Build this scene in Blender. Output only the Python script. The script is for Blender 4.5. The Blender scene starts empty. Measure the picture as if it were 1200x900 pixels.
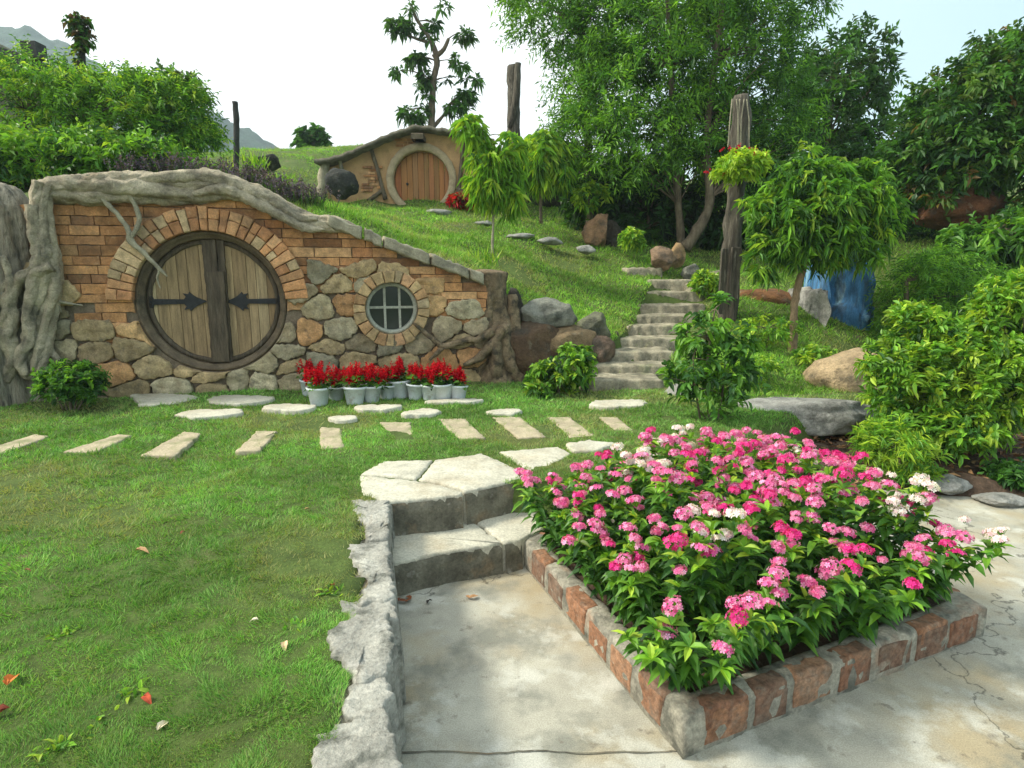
import bpy, math, random
import numpy as np
from mathutils import Vector, noise
from mathutils.geometry import tessellate_polygon
random.seed(7); RNG = np.random.default_rng(7)
scene = bpy.context.scene
COL = scene.collection
# ------------------------------------------------------------------ camera
FPX = 700.0; PITCH = math.radians(10.5); EYE = 1.6
cam = bpy.data.cameras.new('camera'); cam.sensor_width = 36; cam.lens = 36*FPX/1200
cam.clip_start = .05; cam.clip_end = 3000
co = bpy.data.objects.new('camera', cam); COL.objects.link(co)
co.location = (0, 0, EYE); co.rotation_euler = (math.pi/2-PITCH, 0, 0)
scene.camera = co
# ------------------------------------------------------------------ light
SUN_EL, SUN_AZ = math.radians(44), math.radians(-88)    # azimuth from +Y towards +X
w = bpy.data.worlds.new('World'); scene.world = w; w.use_nodes = True
nt = w.node_tree; nt.nodes.clear()
def N(t, kind, **kw):
    n = t.nodes.new(kind)
    for k, v in kw.items():
        if k == 'op': n.operation = v
        else: setattr(n, k, v)
    return n
sky = N(nt, 'ShaderNodeTexSky', sky_type='NISHITA'); sky.sun_disc = False
sky.sun_elevation = SUN_EL; sky.sun_rotation = SUN_AZ; sky.dust_density = 3; sky.air_density = 1.2
tc = N(nt, 'ShaderNodeTexCoord'); sep = N(nt, 'ShaderNodeSeparateXYZ')
nt.links.new(tc.outputs['Generated'], sep.inputs[0])
nz = N(nt, 'ShaderNodeTexNoise'); nz.inputs['Scale'].default_value = 1.3; nz.inputs['Detail'].default_value = 4
nt.links.new(tc.outputs['Generated'], nz.inputs['Vector'])
ad = N(nt, 'ShaderNodeMath', op='MULTIPLY_ADD'); nt.links.new(nz.outputs[0], ad.inputs[0]); ad.inputs[1].default_value = .35
nt.links.new(sep.outputs[0], ad.inputs[2])
cr = N(nt, 'ShaderNodeValToRGB'); nt.links.new(ad.outputs[0], cr.inputs[0])
e = cr.color_ramp.elements; e[0].position = .28; e[0].color = (.915, .925, .925, 1); e[1].position = .78; e[1].color = (.41, .575, .65, 1)
k_ = cr.color_ramp.elements.new(.52); k_.color = (.54, .675, .725, 1)
sc_ = N(nt, 'ShaderNodeVectorMath', op='SCALE'); nt.links.new(cr.outputs[0], sc_.inputs[0]); sc_.inputs['Scale'].default_value = 10.4
mx = N(nt, 'ShaderNodeMix', data_type='RGBA'); mx.inputs[0].default_value = .93
nt.links.new(sky.outputs[0], mx.inputs[6]); nt.links.new(sc_.outputs[0], mx.inputs[7])
bg = N(nt, 'ShaderNodeBackground'); bg.inputs[1].default_value = .1
nt.links.new(mx.outputs[2], bg.inputs[0])
wo = N(nt, 'ShaderNodeOutputWorld'); nt.links.new(bg.outputs[0], wo.inputs[0])
sl = bpy.data.lights.new('sun', 'SUN'); sl.energy = 3.6; sl.angle = math.radians(11); sl.color = (1, .93, .78)
so = bpy.data.objects.new('sun', sl); COL.objects.link(so); so.location = (-8, 6, 12)
sd = Vector((math.sin(SUN_AZ)*math.cos(SUN_EL), math.cos(SUN_AZ)*math.cos(SUN_EL), math.sin(SUN_EL)))
so.rotation_euler = sd.to_track_quat('Z', 'Y').to_euler()
vs = scene.view_settings; vs.view_transform = 'Standard'; vs.look = 'None'; vs.exposure = 0.66; vs.gamma = 1; vs.use_curve_mapping = False
cy = scene.cycles; cy.max_bounces = 6; cy.diffuse_bounces = 3; cy.transmission_bounces = 3; cy.volume_bounces = 2
# ------------------------------------------------------------------ helpers
def ray(px, py):
    x = (px-600)/FPX; v = (450-py)/FPX
    return Vector((x, math.cos(PITCH)+v*math.sin(PITCH), -math.sin(PITCH)+v*math.cos(PITCH)))
def G(px, py, z=0.):            # point of the level z seen at a pixel of the photo
    d = ray(px, py); t = (z-EYE)/d.z; return Vector((d.x*t, d.y*t, z))
def at(px, py, Y):
    d = ray(px, py); t = Y/d.y; return Vector((d.x*t, Y, EYE+d.z*t))
def lin(r, g, b):
    f = lambda c: (c/255/12.92) if c/255 <= .04045 else ((c/255+.055)/1.055)**2.4
    return (f(r), f(g), f(b))
def tag(o, label=None, cat=None, group=None, kind=None):
    if label: o['label'] = label
    if cat: o['category'] = cat
    if group: o['group'] = group
    if kind: o['kind'] = kind
    return o
def empty(name, loc, label=None, cat=None, group=None, rz=0):
    o = bpy.data.objects.new(name, None); COL.objects.link(o); o.location = loc; o.rotation_euler.z = rz
    o.empty_display_size = .1
    return tag(o, label, cat, group)
def rootloc(p):
    v = Vector((0, 0, 0))
    while p is not None: v += p.location; p = p.parent
    return v
class MB:
    def __init__(s): s.v = []; s.f = []; s.c = []
    def add(s, vs_, fs, col=(1, 1, 1)):
        b = len(s.v); s.v += [tuple(p) for p in vs_]; s.f += [tuple(i+b for i in q) for q in fs]; s.c += [col]*len(fs)
    def build(s, name, mat, parent=None, smooth=False, origin=None):
        me = bpy.data.meshes.new(name)
        vv = s.v
        off = Vector(origin) if origin is not None else rootloc(parent)
        vv = [(p[0]-off.x, p[1]-off.y, p[2]-off.z) for p in vv]
        me.from_pydata(vv, [], s.f)
        a = me.attributes.new('col', 'FLOAT_COLOR', 'FACE')
        if s.f: a.data.foreach_set('color', np.array([[*c[:3], 1] for c in s.c], dtype=np.float32).ravel())
        if smooth: me.polygons.foreach_set('use_smooth', [True]*len(me.polygons))
        me.materials.append(mat)
        o = bpy.data.objects.new(name, me); COL.objects.link(o)
        if parent is not None: o.parent = parent
        if origin is not None and parent is None: o.location = origin
        return o
def npmesh(name, V, F, C, mat, parent=None, off=(0, 0, 0), smooth=False):
    """V (n,3), F (m,k) indices, C (m,3) colours"""
    me = bpy.data.meshes.new(name); V = np.asarray(V, np.float32)-np.asarray(off, np.float32); F = np.asarray(F, np.int32)
    m, k = F.shape
    me.vertices.add(len(V)); me.vertices.foreach_set('co', V.ravel())
    me.loops.add(m*k); me.loops.foreach_set('vertex_index', F.ravel())
    me.polygons.add(m); me.polygons.foreach_set('loop_start', np.arange(0, m*k, k, dtype=np.int32))
    me.polygons.foreach_set('use_smooth', np.full(m, smooth))
    me.update(calc_edges=True)
    a = me.attributes.new('col', 'FLOAT_COLOR', 'FACE')
    a.data.foreach_set('color', np.hstack([np.asarray(C, np.float32), np.ones((m, 1), np.float32)]).ravel())
    me.materials.append(mat)
    o = bpy.data.objects.new(name, me); COL.objects.link(o)
    if parent is not None: o.parent = parent
    else: o.location = off
    return o
def fbm(x, y, z, o=3):
    return noise.fractal(Vector((x, y, z)), 1.0, 2.0, o, noise_basis='PERLIN_ORIGINAL')
# ------------------------------------------------------------------ materials
def mat(name, base=None, var=(.6, 1.3), nscale=8, rough=.85, bump=.3, bscale=30, bdist=.01, stain=None, sscale=3, smin=.5, smax=.65,
        sub=0, spec=.3, stretch=None, grain=70, gamt=.28, cracks=0):
    m = bpy.data.materials.new(name); m.use_nodes = True; t = m.node_tree; L = t.links
    p = t.nodes['Principled BSDF']; p.inputs['Roughness'].default_value = rough; p.inputs['Specular IOR Level'].default_value = spec
    tcn = N(t, 'ShaderNodeTexCoord'); vec = tcn.outputs['Object']
    if stretch:
        mp = N(t, 'ShaderNodeMapping'); mp.inputs['Scale'].default_value = stretch; L.new(vec, mp.inputs[0]); vec = mp.outputs[0]
    if base is None:
        at_ = N(t, 'ShaderNodeAttribute', attribute_name='col'); c0 = at_.outputs['Color']
    else:
        rg = N(t, 'ShaderNodeRGB'); rg.outputs[0].default_value = (*base, 1); c0 = rg.outputs[0]
    n1 = N(t, 'ShaderNodeTexNoise'); n1.inputs['Scale'].default_value = nscale; n1.inputs['Detail'].default_value = 8; n1.inputs['Roughness'].default_value = .65
    L.new(vec, n1.inputs['Vector'])
    mr = N(t, 'ShaderNodeMapRange'); mr.inputs[1].default_value = .3; mr.inputs[2].default_value = .7; mr.inputs[3].default_value = var[0]; mr.inputs[4].default_value = var[1]
    L.new(n1.outputs[0], mr.inputs[0])
    sc = N(t, 'ShaderNodeVectorMath', op='SCALE'); L.new(c0, sc.inputs[0]); L.new(mr.outputs[0], sc.inputs['Scale'])
    c = sc.outputs[0]
    for i, (scol, ss, lo, hi, amt) in enumerate(stain or []):
        n2 = N(t, 'ShaderNodeTexNoise'); n2.inputs['Scale'].default_value = ss; n2.inputs['Detail'].default_value = 7; n2.inputs['Roughness'].default_value = .6
        ofs = N(t, 'ShaderNodeVectorMath', op='ADD'); ofs.inputs[1].default_value = (i*13.7+3, i*7.1, i*3.3); L.new(vec, ofs.inputs[0]); L.new(ofs.outputs[0], n2.inputs['Vector'])
        m2 = N(t, 'ShaderNodeMapRange'); m2.inputs[1].default_value = lo; m2.inputs[2].default_value = hi; m2.inputs[4].default_value = amt
        L.new(n2.outputs[0], m2.inputs[0])
        mm = N(t, 'ShaderNodeMix', data_type='RGBA'); L.new(m2.outputs[0], mm.inputs[0]); L.new(c, mm.inputs[6]); mm.inputs[7].default_value = (*scol, 1)
        c = mm.outputs[2]
    n9 = N(t, 'ShaderNodeTexNoise'); n9.inputs['Scale'].default_value = grain; n9.inputs['Detail'].default_value = 5; n9.inputs['Roughness'].default_value = .75; L.new(vec, n9.inputs['Vector'])
    m9 = N(t, 'ShaderNodeMapRange'); m9.inputs[1].default_value = .33; m9.inputs[2].default_value = .67; m9.inputs[3].default_value = 1-gamt; m9.inputs[4].default_value = 1+gamt; L.new(n9.outputs[0], m9.inputs[0])
    s9 = N(t, 'ShaderNodeVectorMath', op='SCALE'); L.new(c, s9.inputs[0]); L.new(m9.outputs[0], s9.inputs['Scale']); c = s9.outputs[0]
    if cracks:
        v1 = N(t, 'ShaderNodeTexVoronoi', feature='DISTANCE_TO_EDGE'); v1.inputs['Scale'].default_value = cracks; nw = N(t, 'ShaderNodeTexNoise'); nw.inputs['Scale'].default_value = 6; nw.inputs['Detail'].default_value = 6; L.new(vec, nw.inputs['Vector'])
        av = N(t, 'ShaderNodeVectorMath', op='MULTIPLY_ADD'); L.new(nw.outputs['Color'], av.inputs[0]); av.inputs[1].default_value = (.5, .5, .5); L.new(vec, av.inputs[2]); L.new(av.outputs[0], v1.inputs['Vector'])
        mc = N(t, 'ShaderNodeMapRange'); mc.inputs[1].default_value = 0; mc.inputs[2].default_value = .006; mc.inputs[3].default_value = .35; mc.inputs[4].default_value = 1; L.new(v1.outputs['Distance'], mc.inputs[0])
        sc2 = N(t, 'ShaderNodeVectorMath', op='SCALE'); L.new(c, sc2.inputs[0]); L.new(mc.outputs[0], sc2.inputs['Scale']); c = sc2.outputs[0]
    L.new(c, p.inputs['Base Color'])
    if bump:
        n3 = N(t, 'ShaderNodeTexNoise'); n3.inputs['Scale'].default_value = bscale; n3.inputs['Detail'].default_value = 10; n3.inputs['Roughness'].default_value = .7
        L.new(vec, n3.inputs['Vector'])
        b = N(t, 'ShaderNodeBump'); b.inputs['Strength'].default_value = bump; b.inputs['Distance'].default_value = bdist
        L.new(n3.outputs[0], b.inputs['Height']); L.new(b.outputs[0], p.inputs['Normal'])
    return m
def leafmat(name, trans=.4, rough=.45, spec=.35, boost=1.0):
    m = bpy.data.materials.new(name); m.use_nodes = True; t = m.node_tree; L = t.links
    p = t.nodes['Principled BSDF']; out = t.nodes['Material Output']
    p.inputs['Roughness'].default_value = rough; p.inputs['Specular IOR Level'].default_value = spec
    a = N(t, 'ShaderNodeAttribute', attribute_name='col'); L.new(a.outputs['Color'], p.inputs['Base Color'])
    tr = N(t, 'ShaderNodeBsdfTranslucent')
    g = N(t, 'ShaderNodeVectorMath', op='MULTIPLY'); g.inputs[1].default_value = (1.3*boost, 1.25*boost, .5*boost); L.new(a.outputs['Color'], g.inputs[0])
    L.new(g.outputs[0], tr.inputs['Color'])
    ms = N(t, 'ShaderNodeMixShader'); ms.inputs[0].default_value = trans
    L.new(p.outputs[0], ms.inputs[1]); L.new(tr.outputs[0], ms.inputs[2]); L.new(ms.outputs[0], out.inputs[0])
    return m
M = {}
M['leaf'] = leafmat('leaf')
M['petal'] = leafmat('petal', .3, .7, .1)
M['grass'] = leafmat('grass', .3, .6, .2)
M['rubble'] = mat('rubble_stone', None, (.6, 1.5), 9, .9, .9, 22, .02, [((.16, .11, .05), 5, .5, .64, .45), ((.06, .065, .06), 14, .55, .72, .6), ((.42, .38, .28), 20, .6, .75, .35)])
M['brick'] = mat('brick', None, (.6, 1.35), 12, .9, .7, 30, .012, [((.09, .065, .045), 4, .52, .68, .55), ((.45, .33, .2), 18, .58, .72, .35)])
M['mortar'] = mat('mortar', (.17, .135, .095), (.6, 1.4), 14, .95, .6, 40, .01)
M['paleblock'] = mat('pale_block', (.42, .34, .22), (.7, 1.2), 10, .9, .5, 30, .01)
M['trunkcem'] = mat('weathered_trunk', (.47, .41, .29), (.45, 1.45), 5, .85, 1, 22, .05, [((.10, .095, .075), 6, .5, .7, .7), ((.34, .24, .13), 3, .55, .7, .4)])
M['trunkgrain'] = mat('grained_trunk', (.42, .38, .29), (.4, 1.5), 4, .85, 1, 12, .05, [((.11, .105, .085), 4, .5, .66, .75), ((.30, .21, .12), 1.5, .5, .7, .4)], stretch=(6, 6, .7))
M['bark'] = mat('bark', (.13, .105, .07), (.5, 1.6), 14, .9, .8, 40, .02, stretch=(1, 1, .35))
M['barkpale'] = mat('pale_bark', (.28, .2, .12), (.5, 1.4), 14, .9, .8, 40, .02, stretch=(1, 1, .35))
M['stump'] = mat('stump_bark', (.22, .165, .10), (.4, 1.6), 8, .95, 1, 24, .03, [((.05, .045, .035), 9, .5, .62, .8), ((.1, .11, .04), 5, .6, .75, .4)])
M['plank'] = mat('oak_planks', None, (.6, 1.35), 4, .7, .5, 16, .008, [((.10, .075, .04), 5, .52, .7, .55)], stretch=(7, 7, .7))
M['darkwood'] = mat('dark_wood', (.075, .058, .038), (.5, 1.7), 5, .7, .6, 20, .01, [((.17, .15, .11), 6, .55, .72, .5)], stretch=(6, 6, .8))
M['framewood'] = mat('frame_wood', (.125, .095, .06), (.5, 1.6), 6, .75, .7, 22, .012, [((.05, .045, .035), 5, .52, .7, .6)])
M['iron'] = mat('black_iron', (.018, .02, .022), (.6, 1.6), 20, .55, .3, 60, .004)
M['glass'] = bpy.data.materials.new('window_glass'); M['glass'].use_nodes = True
_p = M['glass'].node_tree.nodes['Principled BSDF']; _p.inputs['Base Color'].default_value = (.02, .03, .028, 1); _p.inputs['Roughness'].default_value = .12; _p.inputs['Specular IOR Level'].default_value = .5
M['frame'] = mat('grey_frame', (.38, .40, .33), (.7, 1.2), 20, .7, .3, 40, .004)
M['coping'] = mat('coping_stone', (.34, .31, .22), (.6, 1.3), 8, .9, .7, 30, .015, [((.12, .115, .09), 5, .5, .66, .6)])
M['rock'] = mat('rock', None, (.45, 1.5), 5, .9, 1, 18, .07, [((.055, .06, .05), 4, .52, .66, .7), ((.3, .28, .2), 9, .58, .72, .5)])
M['greyrock'] = mat('grey_rock', (.33, .33, .30), (.5, 1.4), 5, .9, 1, 16, .04, [((.07, .08, .07), 5, .5, .64, .7), ((.42, .42, .38), 12, .56, .7, .6)])
M['concrete'] = mat('concrete', (.40, .39, .32), (.7, 1.15), 3.5, .85, .25, 130, .003, grain=190, gamt=.28, cracks=.55, stain=
    [((.33, .26, .14), 1.8, .47, .66, .7), ((.15, .16, .135), 3.3, .52, .64, .65), ((.58, .59, .53), 4.5, .54, .64, .5), ((.14, .12, .09), 16, .62, .70, .6), ((.10, .11, .09), 1.4, .60, .72, .5)])
M['flag'] = mat('flagstone', (.50, .485, .39), (.75, 1.15), 6, .85, .4, 50, .005, [((.36, .29, .18), 3, .5, .7, .5), ((.2, .2, .17), 8, .57, .72, .5)])
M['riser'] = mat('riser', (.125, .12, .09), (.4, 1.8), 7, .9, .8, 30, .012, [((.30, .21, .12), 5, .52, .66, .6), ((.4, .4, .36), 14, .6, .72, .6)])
M['stepstone'] = mat('stepstone', (.40, .345, .235), (.7, 1.2), 5, .9, .5, 30, .008, [((.12, .17, .05), 6, .55, .7, .6)])
M['stair'] = mat('stair_stone', (.29, .265, .19), (.4, 1.6), 6, .9, 1, 20, .02, [((.08, .085, .06), 5, .5, .66, .6), ((.12, .17, .04), 3, .55, .7, .4)])
M['planterbrick'] = mat('planter_brick', None, (.5, 1.35), 22, .95, 1, 60, .008, [((.28, .25, .20), 30, .5, .75, .5), ((.06, .05, .04), 34, .54, .72, .6), ((.20, .19, .15), 5, .5, .75, .5)])
M['plantermortar'] = mat('planter_mortar', (.29, .275, .22), (.5, 1.5), 12, .95, .9, 40, .01, [((.08, .085, .07), 7, .5, .62, .7), ((.3, .15, .08), 5, .56, .68, .5)])
M['soil'] = mat('soil', (.09, .06, .04), (.5, 1.6), 20, 1, 1, 40, .03)
M['pot'] = mat('white_plastic_pot', (.60, .66, .68), (.85, 1.1), 12, .5, .05, 30, .002, [((.25, .19, .12), 13, .56, .7, .6)], spec=.5, gamt=.1)
M['blue'] = mat('blue_painted_rock', (.045, .16, .32), (.45, 1.6), 5, .7, .8, 10, .04, [((.30, .52, .62), 3, .56, .68, .75), ((.05, .06, .06), 4, .5, .62, .6)], stretch=(2, 2, .5))
M['plaster2'] = mat('tan_plaster', (.50, .315, .155), (.7, 1.2), 3, .9, .7, 9, .03, [((.16, .12, .07), 3, .56, .7, .6)])
M['wood2'] = mat('warm_planks', None, (.75, 1.2), 3, .7, .3, 14, .006, stretch=(7, 7, .6))
M['roof2'] = mat('thatch_roof', (.17, .155, .115), (.5, 1.4), 8, .95, .8, 24, .03)
M['post'] = mat('weathered_post', (.09, .08, .062), (.4, 1.7), 5, .9, .9, 18, .02, [((.36, .34, .28), 5, .58, .7, .6), ((.03, .03, .025), 7, .54, .62, .7)], stretch=(5, 5, .6))
M['dark'] = mat('charred_wood', (.04, .04, .036), (.5, 1.5), 9, .8, .5, 20, .02)
M['deadleaf'] = mat('dead_leaf', None, (.7, 1.3), 30, .8, .2, 60, .003)
M['mount'] = mat('forest_hill', (.035, .075, .05), (.4, 1.8), .05, 1, 1, .12, 8)
# ground: grass, soil and dry patches
def ground_mat():
    m = mat('ground_turf', (.075, .115, .026), (.7, 1.4), 9, 1, .8, 60, .02,
        [((.10, .11, .03), 1.7, .52, .68, .5), ((.16, .13, .07), 2.6, .62, .72, .7), ((.035, .06, .014), 3.5, .56, .7, .5)])
    return m
M['ground'] = ground_mat()
M['kerbtop'] = mat('kerb_top', (.43, .425, .37), (.55, 1.3), 7, .9, 1, 26, .03, [((.11, .12, .10), 8, .52, .62, .8), ((.30, .29, .22), 4, .52, .66, .5), ((.62, .61, .55), 15, .58, .7, .6)])
# ------------------------------------------------------------------ leaf geometry (vectorised)
def nrm(a): return a/np.maximum(np.linalg.norm(a, axis=-1, keepdims=True), 1e-9)
def leaves(P, D, L, W, droop, C, detail=False, roll=.5, up=(0, 0, 1), cup=.25):
    """one folded blade per row: P base, D direction, L length, W width -> V, F, C"""
    n = len(P); D = nrm(D); U = np.broadcast_to(np.array(up, float), (n, 3))+RNG.normal(0, roll, (n, 3))
    S = nrm(np.cross(D, U)); Nn = nrm(np.cross(S, D)); L = np.broadcast_to(L, n)[:, None]; W = np.broadcast_to(W, n)[:, None]
    g = np.array([0, 0, -1.])*np.broadcast_to(droop, n)[:, None]
    def c(t): return P+D*L*t+g*L*t*t
    if not detail:
        V = np.stack([P, c(.45)+S*W/2+Nn*W*cup, c(1.), c(.45)-S*W/2+Nn*W*cup], 1).reshape(-1, 3)
        b = np.arange(n)[:, None]*4
        F = np.stack([b+[0, 1, 2], b+[0, 2, 3]], 1).reshape(-1, 3); k = 2
    else:
        V = np.stack([P, c(.3)+S*W*.45+Nn*W*cup, c(.3), c(.3)-S*W*.45+Nn*W*cup, c(.65)+S*W*.4+Nn*W*cup, c(.65), c(.65)-S*W*.4+Nn*W*cup, c(1.)], 1).reshape(-1, 3)
        b = np.arange(n)[:, None]*8
        q = [[0, 1, 2], [0, 2, 3], [1, 4, 5], [1, 5, 2], [2, 5, 6], [2, 6, 3], [4, 7, 5], [5, 7, 6]]
        F = np.stack([b+x for x in q], 1).reshape(-1, 3); k = 8
    return V, F, np.repeat(C, k, 0)
def pal(cols, n, w=None, var=.18):
    cols = np.array(cols); i = RNG.choice(len(cols), n, p=w); j = RNG.choice(len(cols), n, p=w); t = RNG.random((n, 1))
    c = cols[i]*t+cols[j]*(1-t)
    return np.clip(c*(1+RNG.normal(0, var, (n, 1))), .004, .9)
def rdir(n, zb=0.):
    d = RNG.normal(0, 1, (n, 3)); d[:, 2] += zb; return nrm(d)
def sprays(T, Dt, tl, per, L, W, droop, cols, w=None, detail=False, side=.9, out=None, cup=.25, roll=.5):
    """leaves along twigs T (n,3) heading Dt, twig length tl, 'per' leaves each"""
    n = len(T); tl = np.broadcast_to(tl, n)
    t = (np.arange(per)+.6)/per
    P = T[:, None]+Dt[:, None]*(tl[:, None]*t)[..., None]; P = P.copy(); P[..., 2] -= (tl[:, None]*t**2)*droop*.5
    S = nrm(np.cross(Dt, rdir(n)))
    sg = np.where(np.arange(per) % 2, 1, -1)[None, :, None]
    D = Dt[:, None]*(1-side*.5)+S[:, None]*sg*side+RNG.normal(0, .25, (n, per, 3))
    P = P.reshape(-1, 3); D = D.reshape(-1, 3); m = len(P)
    tw = pal(cols, n, w, .1); C = np.repeat(tw, per, 0)*(1+RNG.normal(0, .15, (m, 1)))
    l = L*RNG.uniform(.65, 1.2, m)
    return leaves(P, D, l, W*l/L, droop, np.clip(C, .004, .9), detail, roll=roll, cup=cup)
def cat_vfc(lst):
    V = []; F = []; C = []; b = 0
    for v, f, c in lst: V.append(v); F.append(f+b); C.append(c); b += len(v)
    return np.vstack(V), np.vstack(F), np.vstack(C)
def tube(mb, pts, rad, n=8, rough=0., seed=0, groove=0., twist=0., col=(1, 1, 1), caps=True, gn=5, rep=1, flat=None):
    pts = [Vector(p) for p in pts]
    if rep > 1:      # smooth the path
        q = []; r2 = []
        for i in range(len(pts)-1):
            p0 = pts[max(i-1, 0)]; p1 = pts[i]; p2 = pts[i+1]; p3 = pts[min(i+2, len(pts)-1)]
            for k in range(rep):
                t = k/rep
                q.append(.5*((2*p1)+(-p0+p2)*t+(2*p0-5*p1+4*p2-p3)*t*t+(-p0+3*p1-3*p2+p3)*t**3)); r2.append(rad[i]*(1-t)+rad[i+1]*t)
        q.append(pts[-1]); r2.append(rad[-1]); pts, rad = q, r2
    vs_ = []; fs = []; prev = None; dist = 0
    for i, p in enumerate(pts):
        d = (pts[min(i+1, len(pts)-1)]-pts[max(i-1, 0)]).normalized()
        if prev is None: a = d.orthogonal().normalized()
        else: a = (prev-d*prev.dot(d)).normalized()
        prev = a; b = d.cross(a)
        if i: dist += (p-pts[i-1]).length
        for k in range(n):
            th = 2*math.pi*k/n; r = rad[i]
            if groove: r *= 1+groove*(1.6*abs(math.sin(gn*.5*(th+twist*dist)+2.2*noise.noise(Vector((dist*2, seed, 0)))))**.6-1)+groove*.45*(1.6*abs(math.sin((gn*1.5+2)*(th+twist*dist*1.3)+2*noise.noise(Vector((dist*3, seed+5, 0)))))**.6-1)
            if rough: r *= 1+rough*noise.noise(Vector((math.cos(th)*1.3+seed, math.sin(th)*1.3, dist*2.5/max(.05, rad[0]*4))))*1.6
            q_ = (a*math.cos(th)+b*math.sin(th))*r
            if flat: q_ = Vector((q_.x*flat[0], q_.y*flat[1], q_.z*flat[2]))
            vs_.append(p+q_)
    for i in range(len(pts)-1):
        for k in range(n):
            fs.append((i*n+k, i*n+(k+1) % n, (i+1)*n+(k+1) % n, (i+1)*n+k))
    if caps:
        fs.append(tuple(range(n-1, -1, -1))); fs.append(tuple((len(pts)-1)*n+k for k in range(n)))
    mb.add(vs_, fs, col)
def strands(mb, pts, R, r, n, twist, seed, rep=10, groove=.12):
    'several thinner roots wound about one path'
    pts = [Vector(p) for p in pts]; rr = random.Random(seed)
    for k in range(n):
        ph = 2*math.pi*k/n+rr.uniform(-.4, .4); q = []; rad = []; dist = 0; tw = twist*rr.uniform(.7, 1.3)
        for i_, p in enumerate(pts):
            d = (pts[min(i_+1, len(pts)-1)]-pts[max(i_-1, 0)]).normalized(); a = d.cross(Vector((.23, -.97, 0))).normalized(); b = d.cross(a)
            if i_: dist += (p-pts[i_-1]).length
            R_ = (R[i_] if isinstance(R, list) else R)*rr.uniform(.8, 1.2); q.append(p+(a*math.cos(ph+tw*dist)+b*math.sin(ph+tw*dist))*R_)
            rad.append((r[i_] if isinstance(r, list) else r)*rr.uniform(.7, 1.25))
        tube(mb, q, rad, 20, .22, seed+k*3.1, groove, 1.5, rep=rep, gn=5)
def boulder_mb(mb, c, s, seed, sub=4, planes=24, col=(1, 1, 1), rough=.12, rz=None, cutlo=.62):
    import bmesh
    bm = bmesh.new(); bmesh.ops.create_icosphere(bm, subdivisions=sub, radius=1)
    r = random.Random(seed); pl = []
    for _ in range(planes):
        v = Vector((r.gauss(0, 1), r.gauss(0, 1), r.gauss(0, 1))).normalized(); pl.append((v, r.uniform(cutlo, .92)))
    rz = r.uniform(0, 6) if rz is None else rz; cz, sz = math.cos(rz), math.sin(rz)
    vs_ = []
    for v in bm.verts:
        p = v.co.copy()
        for a, d in pl:
            k = p.dot(a)
            if k > d: p -= a*(k-d)*.93
        p *= 1+rough*noise.noise(p*2.2+Vector((seed, 0, 0)))+rough*.5*noise.noise(p*6+Vector((0, seed, 0)))+rough*.25*noise.noise(p*14+Vector((0, seed, 3)))
        x, y, z = p.x*s[0], p.y*s[1], p.z*s[2]
        vs_.append((c[0]+x, c[1]+y, c[2]+z))
    # faceting planes are random, so no extra turn is needed
    fs = [tuple(q.index for q in f.verts) for f in bm.faces]; bm.free()
    mb.add(vs_, fs, col)
def chaikin(poly, it=1):
    for _ in range(it):
        o = []
        for i in range(len(poly)):
            a = Vector(poly[i]); b = Vector(poly[(i+1) % len(poly)])
            o += [a*.78+b*.22, a*.22+b*.78]
        poly = o
    return poly
def densify(poly, step, jit=0., seed=0):
    o = []
    for i in range(len(poly)):
        a = Vector(poly[i]); b = Vector(poly[(i+1) % len(poly)]); d = b-a; L = d.length
        n = max(1, int(L/step)); nn = Vector((-d.y, d.x))/max(L, 1e-6)
        for k in range(n):
            p = a+d*(k/n)
            p = p+nn*jit*noise.noise(Vector((p.x*7/max(step*8, .1), p.y*7/max(step*8, .1), seed)))*2
            o.append(p)
    return o
def inset(poly, d):
    c = sum((Vector(p) for p in poly), Vector((0, 0)))/len(poly); o = []
    for p in poly:
        v = c-Vector(p); L = max(v.length, 1e-6); o.append(Vector(p)+v*min(d/L, .6))
    return o
def prism(mb, poly, fn, h0, h1, bev=.015, col=(1, 1, 1), topcol=None, rise=0., flare=0., und=0., seed=0):
    """bevelled block: 2D outline, fn(x,y,h)->world; h0 bottom, h1 top"""
    n = len(poly); c = sum((Vector(p) for p in poly), Vector((0, 0)))/n
    rings = [(inset(poly, -flare) if flare else poly, h0, 0), (poly, h1-bev, .6), (inset(poly, bev*.35), h1-bev*.3, .6), (inset(poly, bev), h1, .8)]
    if und:
        inn = rings[-1][0]
        for k in (.72, .45, .2): rings.append(([c+(p-c)*k for p in inn], h1+rise*(1-k), 1.))
    else: rings.append((inset(poly, bev*3), h1+rise, 1))
    vs_ = []
    for rg, h, am in rings:
        for p in rg:
            hh = h+(und*am*(noise.noise(Vector((p[0]*8, p[1]*8, seed*3.1)))+.5*noise.noise(Vector((p[0]*21, p[1]*21, seed*3.1)))) if am else 0)
            vs_.append(fn(p[0], p[1], hh))
    fs = []
    for r_ in range(len(rings)-1):
        for k in range(n): fs.append((r_*n+k, r_*n+(k+1) % n, (r_+1)*n+(k+1) % n, (r_+1)*n+k))
    m = len(vs_); vs_.append(fn(c.x, c.y, h1+rise+(und*noise.noise(Vector((c.x*8, c.y*8, seed*3.1))) if und else 0))); b = (len(rings)-1)*n
    for k in range(n): fs.append((b+k, b+(k+1) % n, m))
    mb.add(vs_, fs, col)
def flatfn(x, y, h): return (x, y, h)
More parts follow.
